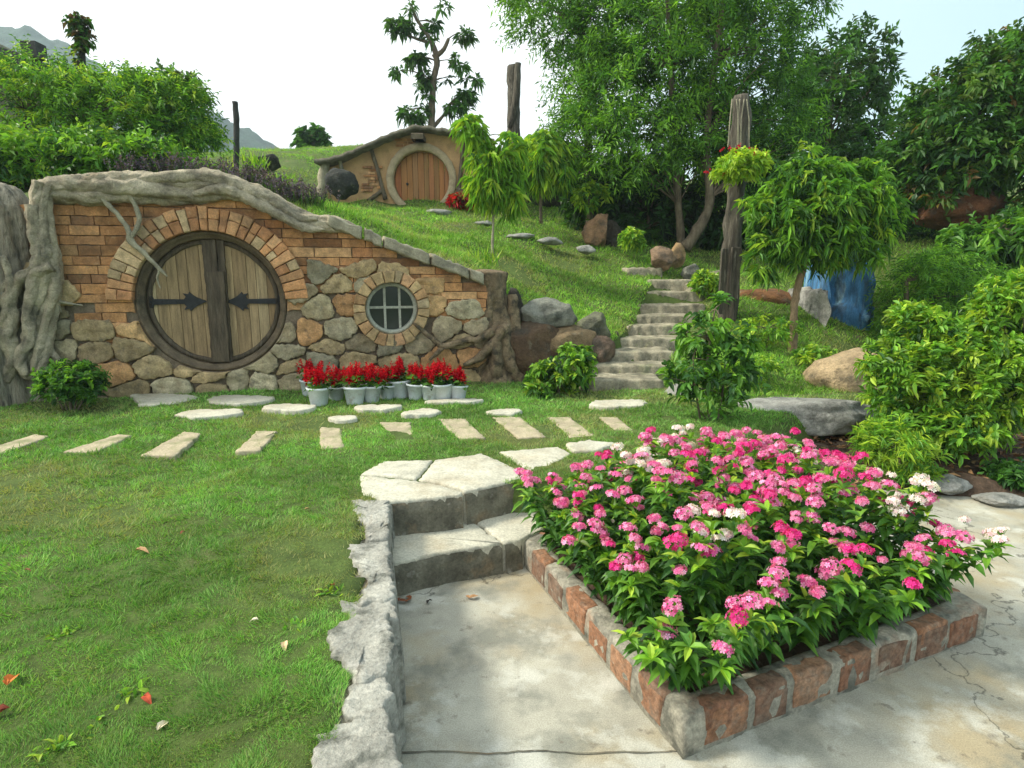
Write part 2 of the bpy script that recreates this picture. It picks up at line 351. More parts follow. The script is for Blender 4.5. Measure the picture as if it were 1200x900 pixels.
def box(mb, c, s, rz=0, col=(1, 1, 1), bev=.01, und=0., seed=0, step=None):
    hx, hy = s[0]/2, s[1]/2
    poly = [(-hx, -hy), (hx, -hy), (hx, hy), (-hx, hy)]
    if step: poly = densify(poly, step, und, seed)
    cs, sn = math.cos(rz), math.sin(rz)
    prism(mb, poly, lambda x, y, h: (c[0]+x*cs-y*sn, c[1]+x*sn+y*cs, c[2]+h), -s[2]/2, s[2]/2, bev, col, und=und, seed=seed)
#==PART2==
# ------------------------------------------------------------------ facade frame
LAWN = .35
TH = math.atan2(1.02, 4.25); UX, UY = math.cos(TH), math.sin(TH); FO = Vector((-4.65, 5.89, 0))
def ff(u, z, d=0.): return (FO.x+UX*u+UY*d, FO.y+UY*u-UX*d, z)
def FP(px, py, dd=0.):
    r = ray(px, py); n = (UY, -UX)
    t = (FO.x*n[0]+FO.y*n[1]+dd)/(r.x*n[0]+r.y*n[1])
    x, y = r.x*t, r.y*t
    return ((x-FO.x)*UX+(y-FO.y)*UY, EYE+r.z*t)
def interp(pts):
    xs = [p[0] for p in pts]; ys = [p[1] for p in pts]
    return lambda x: float(np.interp(x, xs, ys))
WTOP = interp([FP(*p) for p in [(20, 240), (60, 236), (150, 236), (225, 231), (262, 224), (300, 238), (340, 260), (370, 268), (410, 274), (480, 299), (562, 328), (600, 340)]])
# ------------------------------------------------------------------ terrain
BX = [-40, -12, -4.65, -.42, .2, .62, .74, 1.6, 2.2, 3.4, 5, 9, 40]
BY = [2., 4.4, 6.12, 7.2, 7.45, 7.4, 6.6, 6.3, 6.0, 6.1, 6.4, 7., 9]
CP = []
for px, py, Y in [(620, 362, 7.35), (665, 364, 7.5), (700, 386, 7.6), (735, 392, 7.8), (715, 446, 6.6), (742, 408, 7.5), (752, 378, 8.4), (765, 350, 9.3), (775, 335, 10),
                  (792, 442, 6.6), (812, 402, 7.6), (826, 364, 8.8), (842, 338, 9.8), (862, 350, 9), (870, 466, 6.25), (950, 466, 6.3), (880, 422, 6.9), (930, 416, 7.4), (880, 374, 8.4),
                  (930, 378, 8.6), (1000, 460, 6.8), (1030, 385, 8.5), (1115, 276, 10.4), (1210, 290, 10.4), (1200, 425, 8), (1100, 470, 6.9), (1200, 475, 6.9), (705, 296, 11.5), (740, 316, 10.6), (650, 284, 11.8),
                  (600, 270, 12), (560, 255, 12.5), (400, 238, 13.6), (480, 239, 13.6), (540, 239, 13.7), (620, 246, 13.8), (680, 246, 13.8), (780, 275, 13), (850, 285, 13),
                  (345, 247, 10), (300, 208, 9.5), (200, 215, 8.5), (100, 215, 8), (-40, 215, 8), (345, 180, 17), (300, 182, 16), (450, 172, 18), (200, 190, 15), (480, 256, 11.5), (480, 275, 9.5), (560, 292, 9.5),
                  (615, 316, 9.3), (680, 340, 9), (560, 316, 7.9), (430, 258, 8.2), (900, 250, 18), (1150, 240, 15), (1250, 210, 20), (600, 185, 25), (100, 190, 22), (-150, 200, 14), (690, 360, 8.5)]:
    p = at(px, py, Y); CP.append(tuple(p))
for px in (-60, 60, 150, 240, 300, 350, 420, 480, 560):
    u = FP(px, 235)[0]; q = ff(u, WTOP(u)+.02, -.35); CP.append(q)
CP += [(-9, 6.2, 2.3), (12, 7.5, .5), (14, 12, 2.), (-16, 8, 3.2), (-40, 40, 7), (0, 60, 6), (50, 50, 8)]
CPa = np.array(CP)
def _solve():
    P = CPa[:, :2]; n = len(P); D = np.linalg.norm(P[:, None]-P[None], axis=2)
    A = np.zeros((n+3, n+3)); A[:n, :n] = D-np.eye(n)*.04; A[:n, n] = 1; A[:n, n+1:] = P; A[n, :n] = 1; A[n+1:, :n] = P.T
    b = np.zeros(n+3); b[:n] = CPa[:, 2]; return np.linalg.solve(A, b)
CW = _solve()
def hill(x, y):
    x = np.asarray(x, float); y = np.asarray(y, float)
    D = np.sqrt((x[..., None]-CPa[:, 0])**2+(y[..., None]-CPa[:, 1])**2)
    return D@CW[:-3]+CW[-3]+CW[-2]*x+CW[-1]*y
KX = interp([(-6, .05), (0, -.27), (1.4, -.40), (1.74, -.44), (2.2, -.5), (2.82, -.66), (3.2, -.72), (3.46, -.74)])  # inner kerb line: x as a function of y
def sunk(x, y):
    """the low path area"""
    kx = np.interp(y, [-6, 0, 1.4, 1.74, 2.2, 2.82, 3.46], [.0, -.29, -.43, -.47, -.53, -.68, -.74])
    a = (x > kx-.05) & (y < 3.42)
    return a
def ramp(x, y):
    yb = np.interp(x, [1.2, 1.5, 1.75, 2.4, 3., 3.4, 4.5, 8, 14], [2.5, 3.3, 3.95, 4.7, 5.2, 5.4, 5.6, 5.9, 6.]); t = np.clip((y-yb)/.5, 0, 1)
    return np.where(x > 1.4, t*t*(3-2*t), 1.)
SX = [(684, 776, 445, 6.35), (688, 787, 429, 6.78), (706, 790, 412, 7.2), (724, 806, 397, 7.62), (736, 812, 382, 8.05), (743, 818, 370, 8.5), (748, 826, 357, 8.95), (756, 826, 342, 9.4), (762, 812, 328, 9.9)]
_sl = [at(s[0], s[2], s[3]) for s in SX]; _sr = [at(s[1], s[2], s[3]) for s in SX]
def stairs(x, y):
    'height just under the treads inside the stair corridor, else 0'
    ys = [p.y for p in _sl]; l = np.interp(y, ys, [p.x for p in _sl]); r_ = np.interp(y, ys, [p.x for p in _sr]); k = np.clip(np.searchsorted(ys, y, side='right')-1, 0, len(ys)-1)
    z = np.array([p.z for p in _sl])[k]-.10
    return np.where((x > l+.03) & (x < r_-.03) & (y > ys[0]-.02) & (y < ys[-1]+.3), z, 0)
def height(x, y):
    x = np.asarray(x, float); y = np.asarray(y, float)
    xc = np.clip(x, -60, 60); yc = np.clip(y, -10, 70)
    b = np.interp(xc, BX, BY); h = np.full(x.shape, LAWN)
    hh = hill(xc, yc); far = np.hypot(x-xc, y-yc)
    hh = np.where(far > 0, hh*np.exp(-far/150)+1*(1-np.exp(-far/150)), hh)
    hh = np.where(hh > 9, 9+np.tanh((hh-9)/4)*4, hh)
    h = np.where(yc > b, np.maximum(hh, .33), h)
    c_ = stairs(x, y); h = np.where(c_ > 0, np.minimum(h, c_), h)
    h = -.06+(h+.06)*ramp(x, y)
    return np.where(sunk(x, y), -.06, h)
def hz(x, y): return float(height(np.array([x]), np.array([y]))[0])
def axis(segs):
    o = []
    for a, b, st in segs: o += list(np.arange(a, b, st))
    return np.array(o+[segs[-1][1]])
gx = axis([(-500, -60, 40), (-60, -12, 1.5), (-12, -6, .2), (-6, 5, .055), (5, 12, .2), (12, 60, 1.5), (60, 500, 40)])
gy = axis([(-60, -4, 4), (-4, .8, .4), (.8, 8, .05), (8, 15, .1), (15, 60, 1), (60, 500, 20)])
X, Y_ = np.meshgrid(gx, gy); Z = height(X, Y_)
# gentle lumps in the turf
LW = [(RNG.uniform(0, 6.28), RNG.uniform(1.2, 7), RNG.uniform(0, 6)) for _ in range(14)]
def lump(x, y, z):
    l = np.zeros_like(z)
    for a, fq, ph in LW: l += np.sin(x*math.cos(a)*fq+y*math.sin(a)*fq+ph)*.011/(1+fq*.35)
    return l*np.where(z > .5, 3., .8)*(np.abs(x) < 40)*(z > .2)
Z = Z+lump(X, Y_, Z)
nx, ny = len(gx), len(gy); i = np.arange(nx-1)[None]+np.arange(ny-1)[:, None]*nx; i = i.ravel()
g = npmesh('ground', np.stack([X, Y_, Z], -1).reshape(-1, 3), np.stack([i, i+1, i+nx+1, i+nx], 1), np.ones((len(i), 3)), M['ground'], smooth=True)
tag(g, 'green lawn and grassy hillside', kind='structure')
# distant forested hills
def ridge(pts, dist, name, depth, seed):
    prof = [at(px, py, dist) for px, py in pts]; xs = np.array([p.x for p in prof]); zs = np.array([p.z for p in prof])
    ux = np.linspace(xs[0], xs[-1], 260); vy = np.linspace(-1, 1, 50); V = []
    for v in vy:
        for x in ux:
            z = np.interp(x, xs, zs)*(1-abs(v)**1.5)
            z += (6*fbm(x/40, v*3, seed, 4)+3.2*noise.noise(Vector((x/7, v*14, seed))) + 2.2*noise.noise(Vector((x/3.2, v*30, seed))))*dist/300*(z > 2)
            V.append((x, dist+v*depth, max(z, -3)))
    n = len(ux); m = len(vy); j = (np.arange(n-1)[None]+np.arange(m-1)[:, None]*n).ravel()
    o = npmesh(name, V, np.stack([j, j+1, j+n+1, j+n], 1), np.ones((len(j), 3)), M['mount'], smooth=True)
    tag(o, kind='structure')
ridge([(-500, 120), (-200, 70), (-60, 30), (0, 32), (45, 44), (85, 60), (125, 78), (160, 100), (250, 134), (285, 152), (330, 175), (400, 205), (500, 250), (560, 318)], 300, 'forested_mountain', 90, 3)
# ------------------------------------------------------------------ concrete path, landing and steps
mb = MB()
edge = [(KX(y), y) for y in np.linspace(-5, 3.3, 40)]
poly = edge+[(1.65, 3.5), (2.3, 4.4), (2.9, 4.35), (3.2, 4.15), (3.9, 4.05), (5., 4.3), (7., 4.4), (16, 4.6), (16, -5)]
tri = tessellate_polygon([[Vector((p[0], p[1], 0)) for p in poly]])
mb.add([(p[0], p[1], 0.) for p in poly], [t for t in tri])
o = mb.build('concrete_path', M['concrete']); tag(o, 'pale worn concrete path', kind='structure')
# make sure it faces up
me = o.data
if me.polygons[0].normal.z < 0: me.flip_normals()
mb = MB(); vs_ = []
for k in range(121):
    x = -.46+k*.02; y = 1.765+.012*noise.noise(Vector((x*6, 0, 0)))+.004*noise.noise(Vector((x*30, 0, 0))); wd = .003+.0025*noise.noise(Vector((x*9, 4, 0)))
    if x < .57: vs_ += [(x, y-wd, .004), (x, y+wd, .004)]
mb.add(vs_, [(2*k, 2*k+2, 2*k+3, 2*k+1) for k in range(len(vs_)//2-1)]); o2 = mb.build('path_joint', M['riser']); tag(o2, kind='structure')
def pxpoly(pts, z): return [tuple(G(a, b, z)[:2]) for a, b in pts]
def slab(mb, pts, z0, z1, step=.025, jit=.006, bev=.014, und=.004, seed=0, flare=0., world=False):
    p = pts if world else pxpoly(pts, z1)
    p = densify(p, step, jit, seed)
    prism(mb, p, flatfn, z0, z1, bev, und=und, seed=seed, flare=flare)
steps = empty('garden_steps', G(540, 600, .2), 'two low broad concrete and flagstone steps from the path up to the lawn', 'steps')
Z1, Z2 = .17, .365
mb = MB()
slab(mb, [(456, 618), (548, 606), (588, 635.5), (560, 640), (520, 646), (460, 660)], -.02, Z1, seed=1, jit=.012)
slab(mb, [(551, 606), (640, 588), (640, 618), (609, 632), (591, 635)], -.02, Z1, seed=2, jit=.012)
mb.build('lower_step', M['flag'], steps, True)
for nm, pts, sd_ in [('landing_slab', [(421, 555), (449, 540), (507, 538.5), (488, 560.5)], 3), ('landing_slab', [(509.5, 538.5), (564, 531), (578, 536), (620, 556), (614, 560), (544, 576), (537, 571), (513, 565), (491, 561)], 4),
                     ('landing_slab', [(421, 557), (488, 562.5), (513, 567.5), (538, 575), (541.5, 579), (500, 583.5), (453, 588), (425, 579)], 5), ('landing_slab', [(585, 528.5), (655, 523), (670, 531), (628, 554), (621, 553)], 6)]:
    mb = MB(); slab(mb, pts, -.02 if sd_ in (4, 5) else .25, Z2, seed=sd_, jit=.01); mb.build(nm, M['flag'], steps, True)
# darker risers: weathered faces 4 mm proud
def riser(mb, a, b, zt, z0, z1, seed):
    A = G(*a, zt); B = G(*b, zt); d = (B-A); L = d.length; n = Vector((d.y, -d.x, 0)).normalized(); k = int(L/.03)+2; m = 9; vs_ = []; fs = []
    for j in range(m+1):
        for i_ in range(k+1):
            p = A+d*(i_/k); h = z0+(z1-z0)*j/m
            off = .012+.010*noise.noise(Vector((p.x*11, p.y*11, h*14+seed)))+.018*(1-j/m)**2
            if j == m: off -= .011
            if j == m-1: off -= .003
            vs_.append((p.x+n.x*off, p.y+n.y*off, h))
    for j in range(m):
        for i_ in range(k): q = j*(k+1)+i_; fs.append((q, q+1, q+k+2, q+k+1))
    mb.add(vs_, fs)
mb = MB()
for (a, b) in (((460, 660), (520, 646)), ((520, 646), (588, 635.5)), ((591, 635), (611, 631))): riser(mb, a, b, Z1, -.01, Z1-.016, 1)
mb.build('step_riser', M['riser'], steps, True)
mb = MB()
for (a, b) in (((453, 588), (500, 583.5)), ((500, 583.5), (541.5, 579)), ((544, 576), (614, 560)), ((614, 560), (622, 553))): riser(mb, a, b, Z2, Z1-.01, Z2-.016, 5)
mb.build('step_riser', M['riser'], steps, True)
# rough kerb of grey stones along the lawn
kerb = empty('stone_kerb', G(440, 740, .3), 'rough whitish stone kerb between the lawn and the sunken path', 'kerb')
KS = [[(415, 589), (452, 590), (453, 612), (434, 618), (424, 606)], [(433, 620), (452, 614), (453, 632), (434, 634)], [(414, 640), (450, 635), (453, 656), (417, 660)],
      [(420, 663), (453, 658), (457, 686), (440, 684)], [(434, 690), (456, 688), (455, 702), (425, 707)], [(405, 708), (453, 704), (458, 722), (420, 726)],
      [(391, 747), (418, 730), (452, 728), (452, 762), (449, 790), (422, 795), (412, 780), (398, 765)], [(418, 798), (447, 793), (448, 815), (441, 838), (425, 841), (410, 830)],
      [(383, 864), (423, 846), (443, 838), (451, 868), (422, 872), (400, 870)], [(376, 885), (415, 876), (452, 873), (462, 920), (420, 960), (372, 930)], [(360, 940), (468, 925), (480, 1000), (350, 1010)]]
for q, pts in enumerate(KS):
    mb = MB(); p = pxpoly(pts, .36); p = densify(inset(p, -.030), .018, .011, q*3.3)
    prism(mb, p, flatfn, .02, .372+.008*math.sin(q*2.3), .012, und=.011, seed=q, rise=.0, flare=.02)
    mb.build('kerb_stone', M['kerbtop'], kerb, True)
mb = MB()   # the rubble core the stones sit on
ys = np.linspace(-.2, 3.3, 110); vs_ = []; fs = []
for j, y in enumerate(ys):
    x = KX(y)
    for i_ in range(13):
        if i_ < 9: zz = -.02+.345*i_/8; xx = x+.03-.05*(i_/8)+.028*noise.noise(Vector((y*9, zz*12, 4)))+.02*noise.noise(Vector((y*25, zz*25, 4)))
        else: zz = .345; xx = x-.02-.045*(i_-8)
        vs_.append((xx, y, zz+.012*noise.noise(Vector((xx*15, y*15, 0)))))
for j in range(len(ys)-1):
    for i_ in range(12): q = j*13+i_; fs.append((q, q+13, q+14, q+1))
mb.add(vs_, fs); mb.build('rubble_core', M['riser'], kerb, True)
# ------------------------------------------------------------------ stepping stones in the lawn
G1 = 'oblong stepping stones in a row across the lawn'
SS = [([(-30, 527), (0, 519), (42, 507), (58, 509), (4, 529), (-20, 533)], 'leftmost tan stepping stone, cut by the left edge, half lost in the grass'),
      ([(74, 527), (138, 507), (155, 508), (112, 528)], 'worn tan stepping stone, second from the left in the long row'),
      ([(166, 531), (216, 504), (236, 506), (205, 532)], 'worn tan stepping stone, third from the left in the long row'),
      ([(275, 527), (301, 503), (325, 503), (304, 526)], 'narrow tan stepping stone, fourth from the left in the long row'),
      ([(375, 523), (376, 499), (399, 500), (404, 522)], 'stepping stone with a bare earthy patch beside it, fifth from the left'),
      ([(445, 493), (481, 493), (488, 517), (465, 518)], 'small pale stepping stone behind the left corner of the landing'),
      ([(513, 489), (545, 489), (569, 511), (538, 512)], 'pale oblong stepping stone straight behind the landing'),
      ([(577, 487), (609, 487), (640, 510), (607, 511)], 'largest pale oblong stepping stone of the long row'),
      ([(641, 487), (668, 487), (698, 509), (668, 511)], 'pale oblong stepping stone right of the largest one'),
      ([(702, 487), (723, 487), (742, 502), (720, 502)], 'small stepping stone in front of the foot of the stone stairs'),
      ([(771, 487), (789, 487), (799, 496), (786, 497)], 'rightmost small stepping stone of the long row, by the climbing shrub')]
for q, (pts, lb) in enumerate(SS):
    mb = MB(); c = G(sum(p[0] for p in pts)/len(pts), sum(p[1] for p in pts)/len(pts), LAWN); p = pxpoly(pts, .372)
    p = densify(p, .03, .009, q*2.1+1); prism(mb, p, flatfn, .28, .361, .010, und=.003, seed=q)
    o = mb.build('stepping_stone', M['stepstone'], None, True, origin=(c.x, c.y, .3)); tag(o, lb, 'stepping stone', G1)
G2 = 'irregular flat stones before the burrow wall'
S2 = [([(150, 462), (195, 461), (232, 464), (232, 467), (205, 473), (165, 476), (160, 469)], 'long pale flagstone right of the leafy bush, at the foot of the round door', 0),
      ([(243, 467), (262, 463), (322, 464), (318, 469), (283, 474), (243, 472)], 'flagstone directly below the centre post of the round door', 0),
      ([(202, 486), (225, 480), (282, 479), (285, 484), (235, 490), (215, 488)], 'lone flagstone in the grass in front of the round door', 0),
      ([(306, 477), (322, 473), (368, 474), (370, 478), (350, 482), (312, 480)], 'flagstone just left of the flower pots', 0),
      ([(383, 490), (392, 487), (416, 487), (418, 491), (398, 494)], 'tiny flagstone in front of the leftmost flower pots', 0),
      ([(412, 477), (425, 474), (470, 474), (474, 476), (455, 480), (418, 481)], 'flagstone in front of the middle flower pots', 0),
      ([(468, 484), (490, 479), (514, 479), (516, 483), (498, 487), (470, 486)], 'short flagstone before the right half of the flower pots', 0),
      ([(497, 470), (520, 467.5), (566, 467.5), (567, 469), (545, 471.5), (500, 472)], 'thin flagstone under the rightmost flower pots', 0),
      ([(568, 482), (585, 479), (608, 479), (612, 482), (600, 486), (572, 485)], 'small flagstone left of the small shrub by the stairs', 0),
      ([(689, 473), (700, 469), (752, 468), (758, 472), (755, 476), (700, 477)], 'flagstone at the foot of the stone stairs', 0)]
for q, (pts, lb, _) in enumerate(S2):
    mb = MB(); c = G(sum(p[0] for p in pts)/len(pts), sum(p[1] for p in pts)/len(pts), LAWN); p = pxpoly(pts, .375)
    p = densify(chaikin(p, 1), .03, .02, q*2.1+40); prism(mb, p, flatfn, .28, .38, .012, und=.006, seed=q)
    o = mb.build('flagstone', M['flag'], None, True, origin=(c.x, c.y, .3)); tag(o, lb, 'flagstone', G2)
mb = MB(); slab(mb, [(663, 519), (690, 515), (722, 519), (700, 527), (672, 528)], .28, .375, seed=9, jit=.015)
o = mb.build('flagstone', M['flag'], None, True, origin=tuple(G(690, 521, .3))); tag(o, 'flagstone between the landing and the pink flower bed', 'flagstone')
# ------------------------------------------------------------------ stone house in the mound
hb = ff(2.2, LAWN, 0); house = empty('burrow_house', hb, 'nearer stone and brick house with a big round double door, built into the mound', 'house')
dl, dr, dt, db = FP(157, 353), FP(337, 353), FP(247, 272), FP(247, 434)
DC = ((dl[0]+dr[0])/2, (dt[1]+db[1])/2); DR = ((dr[0]-dl[0])/2+(dt[1]-db[1])/2)/2
wl, wr, wt, wb = FP(415, 361), FP(502, 361), FP(458, 317), FP(458, 405)
WC = ((wl[0]+wr[0])/2, (wt[1]+wb[1])/2); WRo = ((wr[0]-wl[0])/2+(wt[1]-wb[1])/2)/2; WRi = WRo*.70
print('door', DC, DR, 'window', WC, WRo)
U0, U1 = -.12, FP(572, 400)[0]
# backing
def circ(c, r, n=64): return [Vector((c[0]+r*math.cos(2*math.pi*k/n), c[1]+r*math.sin(2*math.pi*k/n), 0)) for k in range(n)]
outer = [Vector((U0, .1, 0)), Vector((U1, .1, 0))]+[Vector((u, WTOP(u)-.01, 0)) for u in np.linspace(U1, U0, 60)]
loops = [outer, circ(DC, DR+.005), circ(WC, WRi+.01, 48)]
tr_ = tessellate_polygon(loops); flat = [p for l in loops for p in l]
mb = MB(); mb.add([ff(p.x, p.y, 0) for p in flat], [tuple(t) for t in tr_])
base = 0
for l in loops:
    n = len(l); vs_ = [ff(p.x, p.y, 0) for p in l]+[ff(p.x, p.y, -.3) for p in l]
    mb.add(vs_, [(k, (k+1) % n, n+(k+1) % n, n+k) for k in range(n)])
mb.build('mortar_backing', M['mortar'], house)
ARC0 = interp([(0, 0), (1, 1)])
RA = FP(362, 350)[0]-DC[0]; RINGW = RA-DR
ARCH_Z = FP(150, 352)[1]      # arch springs here
def push(p, under=False):
    p = Vector(p)
    d = p-Vector(DC); lim = DR+(.03 if p.y > ARCH_Z else .012)
    if d.length < lim: p = Vector(DC)+d.normalized()*lim
    d = p-Vector(WC); lim = WRi+.05
    if d.length < lim: p = Vector(WC)+d.normalized()*lim
    t = WTOP(p.x)-.005
    if p.y > t: p.y = t
    return p
ZB = interp([FP(x, y) for x, y in [(40, 312), (62, 312), (84, 330), (92, 392), (122, 393), (250, 300), (361, 345), (365, 322), (415, 320), (500, 330), (505, 352), (545, 356), (572, 358)]])
def poly_ok(p):
    a = sum(p[i-1][0]*p[i][1]-p[i][0]*p[i-1][1] for i in range(len(p)))/2
    return abs(a)
# bricks
BRC = [lin(176, 128, 86), lin(190, 142, 96), lin(164, 116, 78), lin(196, 154, 110), lin(150, 110, 78), lin(180, 132, 88)]
mb = MB(); r = random.Random(5); z = FP(100, 400)[1]-.4; row = 0; seed = 0
while z < 2.8:
    h = r.uniform(.086, .106); u = U0-r.uniform(0, .3)
    while u < U1:
        l = r.choice([.2, .26, .32, .38, .44])*r.uniform(.9, 1.1); c = (u+l/2, z+h/2)
        g_ = .0028
        d = math.hypot(c[0]-DC[0], c[1]-DC[1]); dw_ = math.hypot(c[0]-WC[0], c[1]-WC[1])
        if c[1] > ZB(c[0])-.22 and z+.03 < WTOP(u+l/2) and d > DR+.06 and dw_ > WRi+.08:
            ul = max(u, U0); p = [(ul+g_, z+g_), (min(u+l, U1)-g_, z+g_), (min(u+l, U1)-g_, z+h-g_), (ul+g_, z+h-g_)]
            if u+.05 < U1 and u+l > U0+.04:
                p = densify(p, .05, .004, seed); p = [push(q) for q in p]
                if poly_ok(p) > .004:
                    cc = r.choice(BRC); k = r.choice([.6, .85, .95, 1, 1, 1.1, 1.15])
                    prism(mb, p, lambda a, b, e_: ff(a, b, e_), 0, .018+r.uniform(0, .014), .006, tuple(x*k for x in cc), und=.006, seed=seed); seed += 1
        u += l
    z += h; row += 1
mb.build('brick_wall', M['brick'], house)
# rubble stones: Voronoi cells
def clip(poly, a, b):      # keep side nearer to a than to b
    m = ((a[0]+b[0])/2, (a[1]+b[1])/2); n = (b[0]-a[0], b[1]-a[1]); o = []
    s_ = [(p[0]-m[0])*n[0]+(p[1]-m[1])*n[1] for p in poly]
    for i in range(len(poly)):
        j = (i+1) % len(poly)
        if s_[i] <= 0: o.append(poly[i])
        if (s_[i] <= 0) != (s_[j] <= 0):
            t = s_[i]/(s_[i]-s_[j]); o.append((poly[i][0]+(poly[j][0]-poly[i][0])*t, poly[i][1]+(poly[j][1]-poly[i][1])*t))
    return o
SY = 1.45; pts = []; r = random.Random(11)
zr = .0; k = 0
while zr < 2.0:
    u = U0-.2+(.2 if k % 2 else 0)
    while u < U1+.5:
        pts.append((u+r.uniform(-.13, .13), (zr+r.uniform(-.065, .065))*SY)); u += r.uniform(.27, .45)
    zr += .205; k += 1
# ring of stones round the door below the arch, round the window
STC = [lin(160, 148, 118), lin(172, 150, 112), lin(184, 150, 106), lin(146, 134, 108), lin(174, 134, 92), lin(166, 156, 128), lin(156, 138, 104), lin(134, 128, 106)]
mb = MB()
for i, a in enumerate(pts):
    cell = [(a[0]-.6, a[1]-.6), (a[0]+.6, a[1]-.6), (a[0]+.6, a[1]+.6), (a[0]-.6, a[1]+.6)]
    for j, b in enumerate(pts):
        if i != j and abs(a[0]-b[0]) < 1.1 and abs(a[1]-b[1]) < 1.1: cell = clip(cell, a, b)
        if len(cell) < 3: break
    if len(cell) < 3: continue
    cell = [(x, max(y/SY, .2)) for x, y in cell]; c = (a[0], a[1]/SY)
    if c[1] > ZB(c[0])+.05 or c[1] < .2 or c[0] > U1 or math.hypot(c[0]-DC[0], c[1]-DC[1]) < DR-.03 or math.hypot(c[0]-WC[0], c[1]-WC[1]) < WRi+.02: continue
    cell = [(min(x, U1), y) for x, y in cell]
    p = inset(cell, .007); p = chaikin(p, 1); p = densify(p, .025, .012, i*1.7); p = [push(q) for q in p]
    if poly_ok(p) < .006: continue
    p2 = [p[0]]
    for q in p[1:]:
        if (q-p2[-1]).length > .006: p2.append(q)
    cc = r.choice(STC); kk = r.uniform(.85, 1.3)
    prism(mb, p2, lambda a_, b_, e_: ff(a_, b_, e_), 0, .05+r.uniform(-.012, .025), .013, tuple(x*kk for x in cc), rise=.004, und=.022, seed=i)
mb.build('stone_base', M['rubble'], house, True)
# wedge ring
def wring(mb, c, r0, r1, a0, a1, n, h0, h1, cols, seed, split=False, jit=.15):
    r = random.Random(seed); ang = [a0+(a1-a0)*(k+(r.uniform(-jit, jit) if 0 < k < n else 0))/n for k in range(n+1)]
    for k in range(n):
        rs = [r0, r1]
        if split and r.random() < .7: rs = [r0, r0+(r1-r0)*r.uniform(.4, .62), r1]
        for q in range(len(rs)-1):
            ra, rb = rs[q]+(.004 if q else 0), rs[q+1]+r.uniform(-.012, .012)*(q == len(rs)-2); g_ = .0035
            A, B = ang[k], ang[k+1]; m = 4
            p = [(c[0]+ra*math.cos(A+(B-A)*t/m+(g_/ra)*(1-2*t/m)), c[1]+ra*math.sin(A+(B-A)*t/m+(g_/ra)*(1-2*t/m))) for t in range(m+1)]
            p += [(c[0]+rb*math.cos(B-(B-A)*t/m-(g_/rb)*(1-2*t/m)), c[1]+rb*math.sin(B-(B-A)*t/m-(g_/rb)*(1-2*t/m))) for t in range(m+1)]
            p = densify(p, .03, .003, seed+k)
            cc = r.choice(cols); kk = r.uniform(.8, 1.2)
            prism(mb, p, lambda a_, b_, e_: ff(a_, b_, e_), -.16, h1+r.uniform(-.008, .008), .012, tuple(x*kk for x in cc), und=.006, seed=seed+k)
mb = MB(); ARCHC = [lin(192, 146, 104), lin(184, 134, 92), lin(172, 124, 86), lin(200, 156, 114), lin(182, 158, 122), lin(190, 140, 96)]
spring = math.asin(max(-1, min(1, (ARCH_Z-DC[1])/(DR+.1))))
wring(mb, DC, DR, RA, spring, math.pi-spring, 27, 0, .085, ARCHC, 3, True)
mb.build('door_arch', M['brick'], house)
mb = MB(); wring(mb, WC, WRi, WRo, 0, 2*math.pi, 21, 0, .085, [lin(186, 160, 118), lin(176, 140, 100), lin(190, 150, 112), lin(168, 150, 118)], 9)
mb.build('window_surround', M['brick'], house)
# door frame ring: two steps
def ring(mb, c, prof, n=96, fn=ff, und=0, a0=0, a1=2*math.pi):
    """prof list of (r, d); closed profile swept about c"""
    m = len(prof); vs_ = []; fs = []; full = abs(a1-a0-2*math.pi) < 1e-6; nn = n if full else n+1
    for k in range(nn):
        a = a0+(a1-a0)*k/n
        for r_, d_ in prof:
            rr = r_+und*noise.noise(Vector((math.cos(a)*6, math.sin(a)*6, d_*20+r_*9))); vs_.append(fn(c[0]+rr*math.cos(a), c[1]+rr*math.sin(a), d_))
    for k in range(n):
        kk = (k+1) % nn
        for j in range(m): jj = (j+1) % m; fs.append((k*m+j, kk*m+j, kk*m+jj, k*m+jj))
    mb.add(vs_, fs)
mb = MB(); DI = DR-.072
ring(mb, DC, [(DR, -.2), (DR, .0), (DR-.012, .012), (DR-.035, .012), (DR-.04, -.03), (DI+.01, -.035), (DI, -.05), (DI, -.2)], und=.008)
mb.build('door_frame', M['framewood'], house, True)
def clipcirc(poly, c, R):
    o = []
    for p in densify(poly, .03):
        d = Vector(p)-Vector(c)
        o.append(Vector(c)+d.normalized()*R if d.length > R else Vector(p))
    return o
PL = [lin(154, 132, 98), lin(168, 148, 114), lin(144, 122, 90), lin(174, 156, 122), lin(134, 112, 82), lin(160, 138, 104)]
mb = MB(); r = random.Random(4); u = DC[0]-DI
while u < DC[0]+DI-.01:
    wd = r.uniform(.085, .135); a, b = u+.002, min(u+wd, DC[0]+DI)-.002
    def half(x): return math.sqrt(max(0, DI**2-(x-DC[0])**2))
    n = 4; top = [(a+(b-a)*k/n, DC[1]+half(a+(b-a)*k/n)) for k in range(n+1)]; bot = [(a+(b-a)*k/n, DC[1]-half(a+(b-a)*k/n)) for k in range(n+1)]
    p = bot+top[::-1]
    p = [q for i, q in enumerate(p) if i == 0 or (Vector(q)-Vector(p[i-1])).length > 1e-4]
    if b-a > .02: prism(mb, p, lambda a_, b_, e_: ff(a_, b_, e_-.11), -.04, r.uniform(0, .006), .004, r.choice(PL))
    u += wd
door = mb.build('door', M['plank'], house)
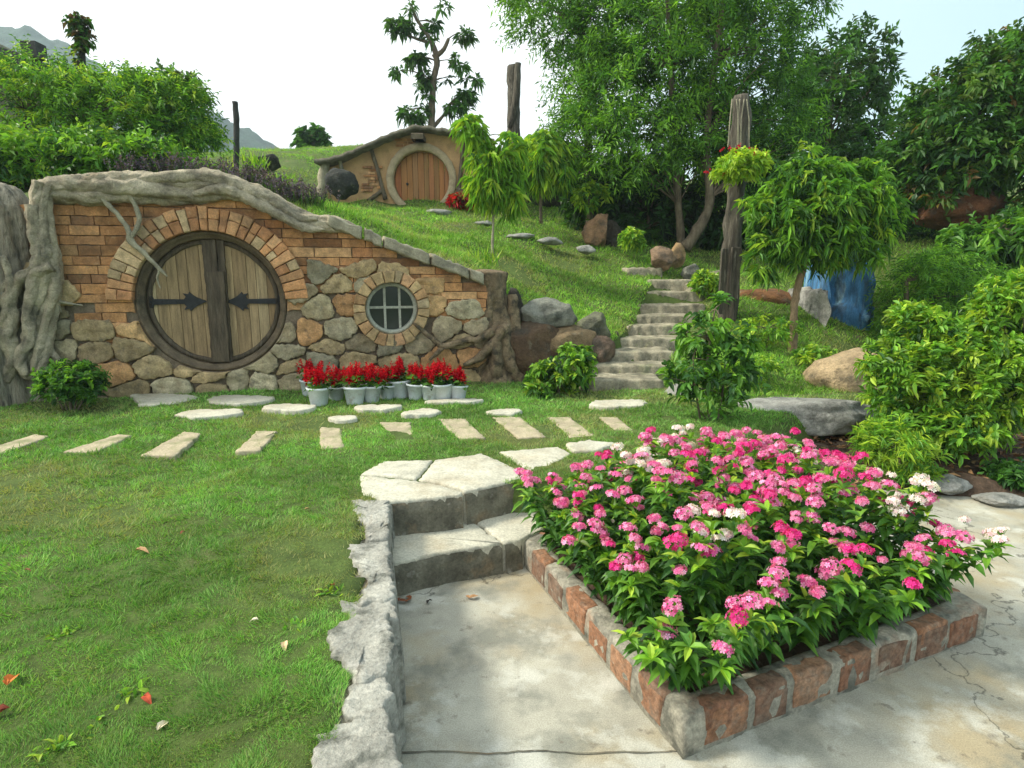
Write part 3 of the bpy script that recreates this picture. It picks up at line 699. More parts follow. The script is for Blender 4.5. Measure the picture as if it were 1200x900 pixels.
# rim moulding on the leaves
mb = MB(); ring(mb, DC, [(DI-.005, -.115), (DI-.005, -.085), (DI-.05, -.085), (DI-.055, -.115)], und=.01)
mb.build('door_rim', M['darkwood'], door, True)
pt, pb = FP(247, 285), FP(259, 430)
mb = MB()
for s0, s1, th, nm in ((-.10, -.022, .05, 0), (-.016, .035, .075, 1), (.04, .105, .05, 2)):
    p = [(pb[0]-.0+s0, DC[1]-DI*.985), (pb[0]+s1, DC[1]-DI*.985), (pt[0]+s1, DC[1]+DI*.985), (pt[0]+s0, DC[1]+DI*.985)]
    p = densify(p, .05, .006, nm); prism(mb, p, lambda a_, b_, e_: ff(a_, b_, e_-.11), 0, th, .01, und=.006, seed=nm)
mb.build('centre_post', M['darkwood'], door)
zt, zb_ = FP(247, 318)[1], FP(247, 372)[1]
mb = MB(); zz0 = DC[1]-DI*.97; p = [(pb[0]-.075, zz0), (pb[0]+.085, zz0), (pt[0]+.095, zt), (pt[0]-.08, zt)]
p = densify(p, .05, .004, 2); prism(mb, p, lambda a_, b_, e_: ff(a_, b_, e_-.036), -.01, .018, .008, und=.003)
mb.build('lock_plate', M['darkwood'], door)
def hinge(mb, u0, u1, z):
    s = 1 if u1 > u0 else -1; L = abs(u1-u0)
    bar = [(0, -.028), (.05, -.03), (.05, -.05), (.0, -.06), (-.035, -.055), (-.02, 0), (-.035, .055), (0, .06), (.05, .05), (.05, .03), (0, .028)]
    half_ = [(0, .062), (.035, .062), (.045, .03), (L-.22, .024), (L-.20, .05), (L-.225, .085), (L-.175, .075), (L-.165, .1), (L-.135, .07), (L-.10, .045), (L, 0)]
    p = half_+[(x, -y) for x, y in half_[::-1][1:]]
    p = [(u0+s*x, z+y) for x, y in p]
    tri = tessellate_polygon([[Vector((x, y, 0)) for x, y in p]]); n = len(p)
    mb.add([ff(x, y, -.085) for x, y in p]+[ff(x, y, -.105) for x, y in p], [tuple(t) for t in tri]+[(k, (k+1) % n, n+(k+1) % n, n+k) for k in range(n)])
    for x in (.02, .12, .25, .38):
        if x < L-.22: box(mb, ff(u0+s*x, z, -.082), (.016, .012, .016), TH, bev=.003)
for a, b in (((171, 356), (240, 352)), ((329, 355), (262, 352))):
    A, B = FP(*a), FP(*b); mb = MB(); hinge(mb, A[0], B[0], (A[1]+B[1])/2); mb.build('strap_hinge', M['iron'], door)
# round window
mb = MB(); ring(mb, WC, [(WRi, -.2), (WRi, -.02), (WRi-.012, -.01), (WRi-.035, -.01), (WRi-.045, -.03), (WRi-.045, -.2)], 64)
win = mb.build('round_window', M['frame'], house, True)
mb = MB(); mb.add([ff(p.x, p.y, -.1) for p in circ(WC, WRi-.03, 40)], [tuple(range(40))]); mb.build('glass', M['glass'], win)
R_ = WRi-.04
for du in (-.30, .36):
    hh = math.sqrt(1-du*du)*R_; mb = MB(); c = ff(WC[0]+du*R_, WC[1], -.075); box(mb, c, (.026, .03, 2*hh), TH, bev=.004); mb.build('muntin', M['frame'], win)
mb = MB(); c = ff(WC[0], WC[1]+.01, -.070); box(mb, c, (2*R_, .034, .026), TH, bev=.004); mb.build('muntin', M['frame'], win)
# sloping coping stones
cpx = [(383, 252), (425, 267), (448, 277), (503, 297), (548, 314), (566, 321)]
for k in range(len(cpx)-1):
    a = FP(cpx[k][0]+1, cpx[k][1]); b = FP(cpx[k+1][0]-1, cpx[k+1][1]); mb = MB()
    th = .125; p = [(a[0], a[1]-th), (b[0], b[1]-th), (b[0], b[1]), (a[0], a[1])]; p = densify(p, .04, .012, k+2)
    prism(mb, p, lambda a_, b_, e_: ff(a_, b_, e_), -.42, .13, .025, und=.012, seed=k); mb.build('coping_stone', M['coping'], house, True)
# log beam over the wall
def fpath(pts, dd): 
    o = []
    for q in pts:
        u, z = FP(q[0], q[1], dd); o.append(ff(u, z, dd))
    return o
mb = MB()
tube(mb, fpath([(48, 224), (62, 226), (110, 222), (160, 219), (205, 222), (240, 224), (270, 217), (300, 228), (335, 247), (362, 261), (395, 264), (418, 268)], .05),
     [.08, .085, .085, .09, .08, .08, .08, .08, .07, .07, .055, .03], 64, .14, 2, .12, 2.2, rep=14, gn=6)
strands(mb, fpath([(48, 224), (85, 224), (110, 222), (160, 219), (205, 222), (240, 223), (270, 218), (300, 228), (335, 247), (362, 260), (395, 264), (416, 268)], .05), [.06, .075, .075, .08, .075, .07, .07, .07, .06, .055, .04, .02], [.06, .062, .06, .065, .06, .058, .06, .058, .05, .045, .04, .02], 6, 1.6, 4)
tube(mb, fpath([(150, 212), (200, 208), (250, 208), (290, 222), (322, 236), (345, 254), (372, 256)], .12), [.03, .06, .07, .06, .06, .06, .02], 20, .2, 5, .1, 3, rep=10)
tube(mb, fpath([(226, 228), (252, 222), (272, 224), (305, 240), (335, 256), (360, 268), (380, 269)], .16), [.02, .05, .05, .05, .045, .04, .01], 20, .2, 8, .1, 3, rep=10)
tube(mb, fpath([(58, 218), (90, 214), (125, 210), (160, 208), (190, 212)], .1), [.05, .07, .06, .05, .01], 20, .2, 9, .1, 3, rep=10)
tube(mb, fpath([(232, 214), (240, 204), (248, 203)], .08), [.07, .06, .03], 16, .2, 9, .1, 3, rep=6)
mb.build('log_beam', M['trunkcem'], house, True)
# creeping branches
VI = [([(103, 205), (108, 218), (125, 238), (138, 252), (150, 268), (153, 282), (168, 296), (180, 308), (190, 318), (196, 324)], [.03, .025, .024, .022, .024, .03, .024, .02, .014, .006]),
      ([(143, 204), (148, 222), (156, 236), (163, 254), (160, 268), (152, 280)], [.028, .026, .022, .022, .022, .02]),
      ([(176, 304), (186, 316), (184, 326), (188, 338)], [.016, .012, .01, .004]),
      ([(-10, 362), (20, 365), (48, 352), (60, 351), (72, 354), (97, 358)], [.03, .026, .022, .02, .015, .006]), ([(58, 351), (68, 358), (72, 366)], [.016, .01, .004])]
mb = MB()
for p, rd in VI: tube(mb, fpath(p, .13), rd, 10, .3, len(p), rep=6)
mb.build('creeping_branch', M['coping'], house, True)
VI = [([(484, 378), (498, 390), (513, 402), (520, 406), (545, 399), (560, 398), (578, 388)], [.012, .024, .028, .034, .035, .04, .05]), ([(520, 405), (512, 414), (503, 422)], [.03, .025, .012]),
      ([(590, 385), (575, 405), (560, 420), (543, 428)], [.06, .06, .045, .02])]
mb = MB()
for p, rd in VI: tube(mb, fpath(p, .13), rd, 12, .3, len(p)+4, rep=6)
mb.build('creeping_branch', M['stump'], house, True)
# ------------------------------------------------------------------ trunk at the left end and stump at the right end
tb = ff(-.65, LAWN, .1); tr = empty('giant_tree', tb, 'huge pale grooved tree trunk with hanging roots at the left end of the house', 'tree')
mb = MB(); tube(mb, [ff(-.50, .1, -.2), ff(-.48, .6, -.2), ff(-.46, 1.2, -.2), ff(-.44, 1.8, -.22), ff(-.42, 2.2, -.24), ff(-.40, 2.42, -.28)], [.60, .54, .50, .48, .46, .3], 160, .16, 3, .07, .35, rep=14, gn=22)
mb.build('trunk', M['trunkgrain'], tr, True)
RO0 = fpath([(52, 214), (48, 240), (50, 270), (56, 300), (58, 335), (50, 370), (44, 405), (38, 432)], .14)
RO = [([(52, 214), (48, 235), (50, 262), (55, 290), (62, 312), (58, 335), (52, 362), (50, 390), (44, 412), (30, 428), (38, 438), (72, 437), (88, 433)], [.09, .085, .08, .09, .10, .085, .07, .07, .09, .08, .08, .07, .03], .14),
      ([(36, 240), (40, 268), (46, 298), (40, 318), (22, 328), (12, 350), (14, 372), (10, 395), (16, 420), (6, 446)], [.06, .06, .07, .07, .06, .07, .07, .08, .07, .05], .22),
      ([(60, 312), (42, 322), (36, 345), (32, 370), (35, 395), (24, 420), (30, 440)], [.06, .06, .055, .05, .06, .06, .05], .24),
      ([(10, 330), (-4, 350), (-10, 400), (-2, 440)], [.05, .06, .07, .06], .2), ([(2, 300), (12, 330), (6, 370), (-14, 400)], [.03, .04, .04, .04], .25),
      ([(56, 330), (66, 350), (62, 380), (58, 405), (70, 425)], [.05, .045, .04, .04, .03], .12)]
mb = MB(); strands(mb, RO0, [.05, .055, .06, .06, .07, .08, .09, .12], [.045, .045, .045, .05, .045, .045, .045, .03], 5, 1.1, 9)
for p, rd, dd in RO: tube(mb, fpath(p, dd), [x*.82 for x in rd], 24, .3, len(p)*1.7, .09, 2, rep=7, gn=4)
mb.build('root', M['trunkcem'], tr, True)
sb = at(582, 448, 7.0); st = empty('tree_stump', sb, 'brown bark stump with spreading roots at the right end of the nearer house', 'tree stump')
mb = MB(); c0 = at(580, 450, 7.08); c1 = at(578, 316, 7.12)
tube(mb, [c0+(c1-c0)*t+Vector((.05*math.sin(t*5), 0, 0)) for t in (-.03, .05, .15, .3, .5, .7, .88, .97, 1.)], [.36, .31, .25, .2, .185, .18, .185, .19, .11], 60, .22, 6, .05, .3, rep=6, gn=8)
mb.build('trunk', M['stump'], st, True)
mb = MB()
for p, rd, Y in [([(572, 395), (566, 420), (556, 442), (545, 452)], [.06, .07, .06, .03], 6.95), ([(590, 380), (594, 415), (604, 440), (622, 452)], [.07, .08, .08, .04], 6.9), ([(580, 400), (582, 425), (578, 452)], [.06, .07, .05], 6.82),
                 ([(600, 345), (603, 380), (612, 410), (640, 445)], [.05, .07, .09, .06], 7.05), ([(571, 322), (574, 350), (570, 385)], [.04, .05, .05], 6.95)]:
    tube(mb, [at(a, b, Y) for a, b in p], rd, 16, .35, p[0][0], .1, 2, rep=7, gn=4)
mb.build('root', M['stump'], st, True)
#==PART3==
# ------------------------------------------------------------------ stone stairs up the hillside
st_ = empty('stone_stairs', at(730, 463, 6.4), 'rough stone stairs climbing the grassy slope from the lawn', 'stairs')
ST = SX
for q, (xa, xb, yt, Y) in enumerate(ST):
    a = at(xa, yt, Y); b = at(xb, yt, Y); zb = (LAWN-.05) if q == 0 else at(700, ST[q-1][2], ST[q-1][3]).z-.12
    yb = ST[q+1][3]+.12 if q+1 < len(ST) else Y+.5
    p = [(a.x, Y), (b.x, Y+.03*math.sin(q*2)), (b.x+.02, yb), (a.x-.03, yb)]; p = densify(p, .04, .018, q*5.1)
    mb = MB(); prism(mb, p, flatfn, zb, a.z, .025, und=.022, seed=q, flare=.02); mb.build('step', M['stair'], st_, True)
for q, (xa, xb, yt, yb_, Y) in enumerate([(735, 777, 314, 328, 10.4), (705, 742, 305, 313, 11.0), (700, 728, 297, 304, 11.6), (806, 846, 331, 338, 9.7), (815, 850, 318, 324, 10.6)]):
    a = at(xa, yt, Y); b = at(xb, yt, Y); p = densify([(a.x, Y), (b.x, Y), (b.x, Y+.5), (a.x, Y+.5)], .05, .04, q*3+60)
    mb = MB(); prism(mb, p, flatfn, a.z-.35, a.z, .03, und=.03, seed=q+20, flare=.02); mb.build('step', M['stair'], st_, True)
# ------------------------------------------------------------------ boulders
def boulder(px, py, w_, h_, Y, seed, lb, colr, m='rock', group=None, dy=None, sub=4, name='boulder', cat='boulder', cutlo=.62, rough=.12):
    c = at(px, py, Y); k = Y/FPX*.99
    s = (w_*k/2*1.12, (dy or w_*k*.4), h_*k/2*1.12)
    mb = MB(); boulder_mb(mb, c, s, seed, sub, col=colr, cutlo=cutlo, rough=rough)
    o = mb.build(name, M[m], None, True, origin=(c.x, c.y, c.z-s[2]*.9)); tag(o, lb, cat, group)
    return o
TAN, BRN, GRY, DRK = lin(186, 158, 116), lin(112, 84, 56), lin(140, 142, 130), lin(70, 66, 58)
boulder(644, 369, 62, 38, 7.2, 1, 'squarish grey boulder on top of the rock bank right of the tree stump', GRY)
boulder(626, 412, 74, 90, 7.1, 22, 'large dark brown boulder against the right side of the tree stump', lin(104, 84, 64), cutlo=.6)
boulder(602, 362, 24, 46, 7.3, 13, 'narrow dark stone wedged behind the top of the stump', DRK)
boulder(664, 402, 66, 52, 7.15, 4, 'tan boulder in the middle of the rock bank', lin(150, 128, 96))
boulder(652, 437, 48, 48, 6.95, 35, 'low dark rock at the bottom of the rock bank above the lawn', DRK)
boulder(694, 384, 42, 36, 7.4, 6, 'mossy grey rock right of the squarish grey boulder', lin(120, 122, 100))
boulder(700, 410, 42, 40, 7.15, 7, 'reddish grey rock beside the left edge of the lower stairs', lin(128, 108, 92))
boulder(680, 436, 44, 40, 7.0, 8, 'dark rock behind the small shrub at the foot of the stairs', lin(92, 90, 78))
boulder(715, 396, 26, 22, 7.7, 9, 'small stone next to the third stair', lin(120, 112, 92))
boulder(700, 272, 34, 48, 11.6, 10, 'tall reddish tan rock under the trees at the top of the lawn slope', lin(160, 126, 96), cutlo=.5)
boulder(718, 278, 28, 38, 11.8, 11, 'dark shaded right side of the tall reddish tan rock', lin(72, 66, 56))  # same rock's side away from the sun, its shade put into a darker colour
boulder(776, 304, 34, 30, 10.5, 12, 'brown rock lying at the top of the stairs', lin(148, 124, 100))
boulder(794, 300, 20, 28, 10.9, 13, 'small upright tan rock at the top of the stairs', lin(178, 148, 108))
boulder(810, 320, 24, 24, 10.4, 14, 'round grey rock right of the upright tan rock', GRY)
boulder(838, 344, 22, 24, 9.5, 15, 'short brown rock between the stairs and the tall post', lin(158, 116, 72))
boulder(890, 356, 90, 34, 9.4, 16, 'long brown rock ledge behind the right end of the stairs', lin(130, 92, 60), cutlo=.7)
boulder(996, 446, 104, 72, 6.7, 17, 'big rounded tan boulder on the right behind the flower bed', lin(180, 158, 124), cutlo=.8, rough=.07, dy=.42)
boulder(942, 485, 170, 44, 5.5, 18, 'long flat grey rock behind the flower bed', lin(150, 152, 140), 'greyrock', dy=.42, cutlo=.6)
boulder(800, 466, 60, 30, 6.1, 44, 'low grey stone beside the right edge of the bottom stair', lin(120, 122, 108), 'greyrock')
boulder(1124, 243, 84, 50, 10.0, 19, 'brown rock mass covered in dead leaves under the big tree on the right', lin(110, 74, 50), cutlo=.7, rough=.2)
boulder(1112, 568, 60, 20, 4.2, 50, 'low grey stone at the edge of the concrete path below the foreground shrub', lin(120, 118, 106), 'greyrock')
boulder(1175, 585, 60, 16, 4.0, 51, 'flat grey stone half under the foreground shrub at the right edge', lin(110, 110, 96), 'greyrock')
for q, (px, py, w_, h_, Y, lb) in enumerate([(513, 249, 34, 9, 12.9, 'flat dark rock in the grass just below the far burrow door'), (566, 262, 22, 7, 12.1, 'small flat rock in the slope behind the drooping sapling'),
        (612, 277, 34, 8, 11.3, 'pale flat rock in the middle of the grass slope'), (644, 283, 30, 10, 11.0, 'dark flat rock right of the pale flat rock on the slope'), (686, 293, 22, 11, 10.9, 'small dark rock in the slope left of the upper stairs')]):
    boulder(px, py, w_, h_, Y, 60+q, lb, lin(110, 108, 92), 'greyrock', 'rocks lying in the grass slope', sub=3)
boulder(25, 452, 90, 50, 5.95, 71, 'rough brown rock at the foot of the giant tree', lin(116, 98, 72))
boulder(645, 222, 66, 46, 14.2, 72, 'dark rock wall behind the drooping sapling', lin(72, 72, 64), cutlo=.6)
boulder(688, 215, 44, 60, 14.4, 73, 'dark rock behind the tall reddish tan rock in the trees', lin(64, 60, 52))
o = boulder(400, 215, 36, 32, 12.9, 74, 'dark rounded rock left of the far burrow house', lin(60, 62, 58), cutlo=.8)
boulder(310, 192, 40, 26, 10.5, 75, 'dark angular slab behind the lavender on the mound', lin(58, 58, 54), cutlo=.5)
# blue waterfall rock
bf = empty('waterfall_rock', at(985, 410, 8.8), 'tall blue painted artificial waterfall rock behind the round tree', 'waterfall')
def cliff(px0, px1, pyt, pyb, Y, m, name, seed, par, dep=.7):
    a = at(px0, pyb, Y); b = at(px1, pyt, Y); nx_, nz = 40, 46; vs_ = []; fs = []
    for j in range(nz+1):
        for i_ in range(nx_+1):
            s = i_/nx_; t = j/nz; x = a.x+(b.x-a.x)*s; z = a.z+(b.z-a.z)*t
            dd = dep*(1-math.cos(math.pi*2*s))*.25+.22*math.floor(2.4*(1-t)+.35*noise.noise(Vector((s*3, seed, 0))))/2.4
            dd += .14*noise.noise(Vector((x*4, z*1.2, seed)))+.07*noise.noise(Vector((x*11, z*4, seed)))
            x += .1*noise.noise(Vector((t*4, s, seed+4)))
            vs_.append((x, Y-dd, z+.1*noise.noise(Vector((s*5, seed, 7)))*t))
    for j in range(nz):
        for i_ in range(nx_): q = j*(nx_+1)+i_; fs.append((q, q+1, q+nx_+2, q+nx_+1))
    n = len(vs_); top = [nz*(nx_+1)+i_ for i_ in range(nx_+1)]; bk = [(vs_[k][0], Y+dep, vs_[k][2]-.05) for k in top]; vs_ += bk
    for i_ in range(nx_): fs.append((top[i_], top[i_+1], n+i_+1, n+i_))
    m0 = len(vs_)
    for i_ in (0, nx_):
        vs_.append((vs_[i_][0], Y+dep, a.z)); k0 = len(vs_)-1
        fs.append(tuple([j*(nx_+1)+i_ for j in range(nz+1)]+[n+i_, k0]))
    mb = MB(); mb.add(vs_, fs); return mb.build(name, M[m], par, True)
cliff(958, 1030, 290, 450, 8.8, 'blue', 'painted_fall', 3, bf); cliff(940, 964, 340, 440, 8.7, 'greyrock', 'side_rock', 8, bf)
# ------------------------------------------------------------------ posts
pb_ = at(853, 362, 8.6); pr = empty('weathered_post', pb_, 'tall weathered grey timber post right of the stairs with a plant tied to it', 'post')
mb = MB()
tube(mb, [at(x, y, 8.6) for x, y in [(851, 392), (856, 330), (859, 280), (862, 230), (865, 180), (868, 140), (869, 112)]], [.125, .125, .12, .115, .125, .125, .10], 24, .2, 3, .09, .1, rep=6, gn=5)
mb.build('trunk', M['post'], pr, True)
mb = MB(); a = at(847, 330, 8.42); box(mb, (a.x, a.y, a.z), (.09, .05, .9), .1, bev=.01); a = at(861, 320, 8.40); box(mb, (a.x, a.y, a.z), (.12, .05, .7), 0, bev=.01)
mb.build('split_plank', M['post'], pr)
mb = MB()
for k, (xa, xb) in enumerate([(858, 853), (863, 866), (867, 864), (875, 878), (872, 868)]):
    tube(mb, [at(xa, 116, 8.43), at((xa+xb)/2+3*math.sin(k*3), 140, 8.42), at(xb, 172, 8.43)], [.008, .008, .006], 6)
mb.build('cord', M['coping'], pr)
for (pts, rd, Y, lb) in [([(602, 150), (602, 110), (601, 77)], [.16, .15, .14], 15.5, 'tall split timber post standing on the skyline behind the drooping sapling'),
                         ([(277, 175), (277, 140), (275, 119)], [.05, .05, .045], 12., 'thin dark post on the mound skyline left of the far burrow house')]:
    c = at(*pts[0], Y); pr2 = empty('timber_post', c, lb, 'post'); mb = MB()
    tube(mb, [at(a, b+(3 if i_ == 0 else 0), Y) for i_, (a, b) in enumerate([(pts[0][0], pts[0][1]+70)]+pts)], [rd[0]]+rd, 12, .2, 5, .08, rep=5); mb.build('trunk', M['post' if Y > 13 else 'dark'], pr2, True)
    if Y > 13:
        mb = MB(); tube(mb, [at(598, 150, Y-.1), at(605, 110, Y-.2), at(607, 74, Y-.2)], [.08, .09, .07], 8, .2, 7, .1, rep=4); mb.build('split_plank', M['post'], pr2, True)
# ------------------------------------------------------------------ far burrow house
Y2 = 13.7
h2 = empty('far_burrow_house', at(480, 237, Y2), 'farther small tan burrow house on the hilltop with a single round plank door', 'house')
def f2(x, z, d=0.): return (x, Y2-d, z)
def P2(px, py): p = at(px, py, Y2); return (p.x, p.z)
topl = interp([P2(*p) for p in [(376, 200), (405, 190), (440, 172), (480, 158), (500, 156), (545, 163), (575, 172)]])
xa, xb = P2(385, 240)[0], P2(572, 240)[0]; zg = P2(450, 245)[1]-.1
c2 = P2(494, 211); R2 = (P2(535, 210)[0]-P2(453, 210)[0])/2; r2 = R2*.79
outl = [Vector((xa, zg, 0)), Vector((xb, zg, 0))]+[Vector((x, topl(x), 0)) for x in np.linspace(xb, xa, 30)]
lp = [outl, circ(c2, r2+.004, 48)]; tri = tessellate_polygon(lp); fl = [p for l in lp for p in l]
mb = MB(); mb.add([f2(p.x, p.y) for p in fl], [tuple(t) for t in tri])
for l in lp:
    n = len(l); mb.add([f2(p.x, p.y) for p in l]+[f2(p.x, p.y, -.25 if l is lp[1] else -3.) for p in l], [(k, (k+1) % n, n+(k+1) % n, n+k) for k in range(n)])
mb.build('wall', M['plaster2'], h2)
mb = MB(); r = random.Random(8)   # patches of exposed bricks on the plaster
for q in range(46):
    sx_ = r.choice([(414, 440), (414, 440), (540, 570), (460, 480)]); x = P2(r.uniform(*sx_), 0)[0]; z = P2(0, (196 if sx_[0] != 460 else 164)+3.4*int(r.uniform(0, 9 if sx_[0] != 460 else 3)))[1]; box(mb, f2(x, z, .005+.0007*q), (.16, .03, .045), 0, BRC[q % 5], .006); mb.build('exposed_brick', M['brick'], h2); mb = MB()
mb = MB(); ring(mb, c2, [(R2, -.1), (R2, .05), (R2-.02, .07), (r2+.03, .07), (r2, .04), (r2, -.2)], 72, f2, .012); mb.build('door_surround', M['paleblock'], h2, True)
mb = MB(); x = c2[0]-r2; r = random.Random(2)
while x < c2[0]+r2-.01:
    wd = r.uniform(.10, .14); a, b = x+.004, min(x+wd, c2[0]+r2)-.004
    hf = lambda t: math.sqrt(max(0, r2**2-(t-c2[0])**2)); n = 4
    p = [(a+(b-a)*k/n, c2[1]-hf(a+(b-a)*k/n)) for k in range(n+1)]+[(b-(b-a)*k/n, c2[1]+hf(b-(b-a)*k/n)) for k in range(n+1)]
    p = [q for i, q in enumerate(p) if i == 0 or (Vector(q)-Vector(p[i-1])).length > 1e-4]
    if b-a > .02: prism(mb, p, lambda a_, b_, e_: f2(a_, b_, e_-.12), -.04, 0, .006, tuple(v*r.uniform(.85, 1.15) for v in lin(158, 112, 72)))
    x += wd
d2 = mb.build('door', M['wood2'], h2)
mb = MB(); boulder_mb(mb, f2(P2(470, 0)[0], P2(0, 215)[1], -.08), (.035, .035, .035), 3, 2); mb.build('door_knob', M['iron'], d2, True)
for q, (a, b) in enumerate([((436, 176), (452, 234)), ((432, 236), (450, 222)), ((543, 166), (536, 236)), ((538, 222), (556, 236)), ((552, 168), (556, 200))]):
    A, B = P2(*a), P2(*b); mb = MB(); tube(mb, [f2(A[0], A[1], .05), f2((A[0]+B[0])/2+.01, (A[1]+B[1])/2, .06), f2(B[0], B[1], .05)], [.045, .04, .045], 10, .25, q, rep=4); mb.build('timber_brace', M['bark'], h2, True)
rl = [P2(*p) for p in [(374, 190), (405, 184), (432, 172), (460, 160), (482, 152), (494, 150), (520, 154), (548, 158), (580, 166)]]
mb = MB(); vs_ = []; fs = []
dd_ = [.35, .35, .30, -.6, -1.6, -3.1]
for k in range(61):
    t = k/60*(len(rl)-1); i_ = min(int(t), len(rl)-2); q = t-i_; x = rl[i_][0]*(1-q)+rl[i_+1][0]*q; z = rl[i_][1]*(1-q)+rl[i_+1][1]*q
    nzz = .03*noise.noise(Vector((x*5, 0, 2)))
    for j, d in enumerate(dd_): vs_.append(f2(x, z+nzz+(-.09 if j == 0 else 0)-.01*j+.04*noise.noise(Vector((x*6, d*3, 5))), d))
m = len(dd_)
for k in range(60):
    for j in range(m-1): q = k*m+j; fs.append((q, q+1, q+m+1, q+m))
    q = k*m; fs.append((q, q+m, q+m+m-1, q+m-1))
mb.add(vs_, fs); mb.build('roof', M['roof2'], h2, True)
mb = MB(); a = P2(492, 164); box(mb, f2(a[0], a[1], .2), (.26, .4, .12), 0, bev=.02); mb.build('beam_end', M['bark'], h2)
mb = MB(); tube(mb, [f2(*P2(378, 232), .1), f2(*P2(380, 210), .1), f2(*P2(384, 192), .1)], [.12, .1, .08], 10, .3, 3, rep=3); tube(mb, [f2(*P2(402, 200), .1), f2(*P2(399, 184), .1)], [.05, .03], 8, .3, 3, rep=3); mb.build('corner_stone', M['coping'], h2, True)
# dark roof of a building behind the hedge, top left
fr = empty('distant_building', at(10, 100, 13), 'dark sloping roof of a building just showing above the bushes at the top left', 'building')
mb = MB(); a, b = at(-60, 38, 13), at(30, 64, 13); vs_ = [(a.x, 13, a.z), (b.x, 13, b.z), (b.x, 16, b.z), (a.x, 16, a.z)]; mb.add(vs_+[(x, y, z-.22) for x, y, z in vs_], [(0, 1, 2, 3), (7, 6, 5, 4), (0, 4, 5, 1), (1, 5, 6, 2), (2, 6, 7, 3), (3, 7, 4, 0)]); mb.build('roof', M['dark'], fr)
mb = MB(); a = at(-30, 85, 14.4); box(mb, (a.x, a.y, a.z-.8), (2.2, 2.4, 2.4), 0, bev=.02); mb.build('wall', M['coping'], fr)
mb = MB(); a = at(40, 60, 13.2); box(mb, (a.x, a.y, a.z), (.3, .3, .3), 0, bev=.01); mb.build('chimney', M['dark'], fr)
# ------------------------------------------------------------------ brick planter
PQ = [Vector((.57, 1.74)), Vector((2.11, 2.43)), Vector((1.62, 3.84)), Vector((.05, 3.13))]
pl_ = empty('brick_planter', (1.09, 2.8, 0), 'low four-sided planter of red bricks and grey mortar holding the pink flowers', 'planter')
PH = .152; PT = .11
CEN = sum(PQ, Vector((0, 0)))/4
mb = MB()
out_ = densify([tuple(p) for p in PQ], .025, .005, 3)
def insq(d):
    o = []
    for i_ in range(4):
        a, p, b = PQ[i_-1], PQ[i_], PQ[(i_+1) % 4]; e1 = (p-a).normalized(); e2 = (b-p).normalized(); n1 = Vector((-e1.y, e1.x)); n2 = Vector((-e2.y, e2.x))
        o.append(p+(n1+n2)*(d/(1+n1.dot(n2))))
    return o
Lr = []
for d, h in ((0, -.02), (-.006, .06), (0, PH-.02), (.006, PH-.004), (.02, PH), (.05, PH+.002), (.08, PH), (PT-.015, PH-.004), (PT, PH-.02), (PT, .05)):
    q4 = insq(d); r_ = []
    for i_ in range(4):
        a, b = q4[i_], q4[(i_+1) % 4]
        for k in range(60):
            p = a+(b-a)*(k/60); s = noise.noise(Vector((p.x*14, p.y*14, h*12)))*.009+noise.noise(Vector((p.x*40, p.y*40, h*30)))*.004
            r_.append((p.x+s, p.y-s, h+(s*1.1 if h > .1 else 0)))
    Lr.append(r_)
vs_ = [p for r_ in Lr for p in r_]; n = 240; fs = []
for j in range(len(Lr)-1):
    for k in range(n): fs.append((j*n+k, j*n+(k+1) % n, (j+1)*n+(k+1) % n, (j+1)*n+k))
mb.add(vs_, fs); mb.build('mortar_wall', M['plantermortar'], pl_, True)
mb = MB(); r = random.Random(6); PBC = [lin(156, 114, 86), lin(146, 106, 80), lin(136, 98, 76), lin(162, 124, 96), lin(126, 98, 80)]
for i_ in range(4):
    a, b = PQ[i_], PQ[(i_+1) % 4]; e_ = (b-a); L = e_.length; e_.normalize(); nn = Vector((e_.y, -e_.x)); s = .09+.03*i_; ang = math.atan2(e_.y, e_.x)
    while s < L-.1:
        l = r.uniform(.15, .2); l = min(l, L-.02-s)
        c = a+e_*(s+l/2)+nn*(-.037); hh = r.uniform(.10, .118)
        box(mb, (c.x, c.y, .025+hh/2+r.uniform(-.01, .006)), (l, .088, hh), ang+r.uniform(-.015, .015), r.choice(PBC), .005, .003, i_*20+s*9, .03)
        if r.random() < .55:      # brick showing through the mortar on top
            c = a+e_*(s+l/2)+nn*(-.03); box(mb, (c.x, c.y, PH-.033), (l, .066, .075), ang+r.uniform(-.02, .02), r.choice(PBC), .01, .005, i_*20+s*5, .03)
        s += l+r.uniform(.025, .055)
mb.build('brick', M['planterbrick'], pl_, True)
ins = insq(PT-.02); mb = MB(); k = 30; vs_ = []; fs = []
for j in range(k+1):
    for i_ in range(k+1):
        s, t = i_/k, j/k; p = ins[0]*(1-s)*(1-t)+ins[1]*s*(1-t)+ins[2]*s*t+ins[3]*(1-s)*t; vs_.append((p.x, p.y, .105+.03*noise.noise(Vector((p.x*12, p.y*12, 0)))))
for j in range(k):
    for i_ in range(k): q = j*(k+1)+i_; fs.append((q, q+1, q+k+2, q+k+1))
mb.add(vs_, fs); mb.build('soil', M['soil'], pl_, True)
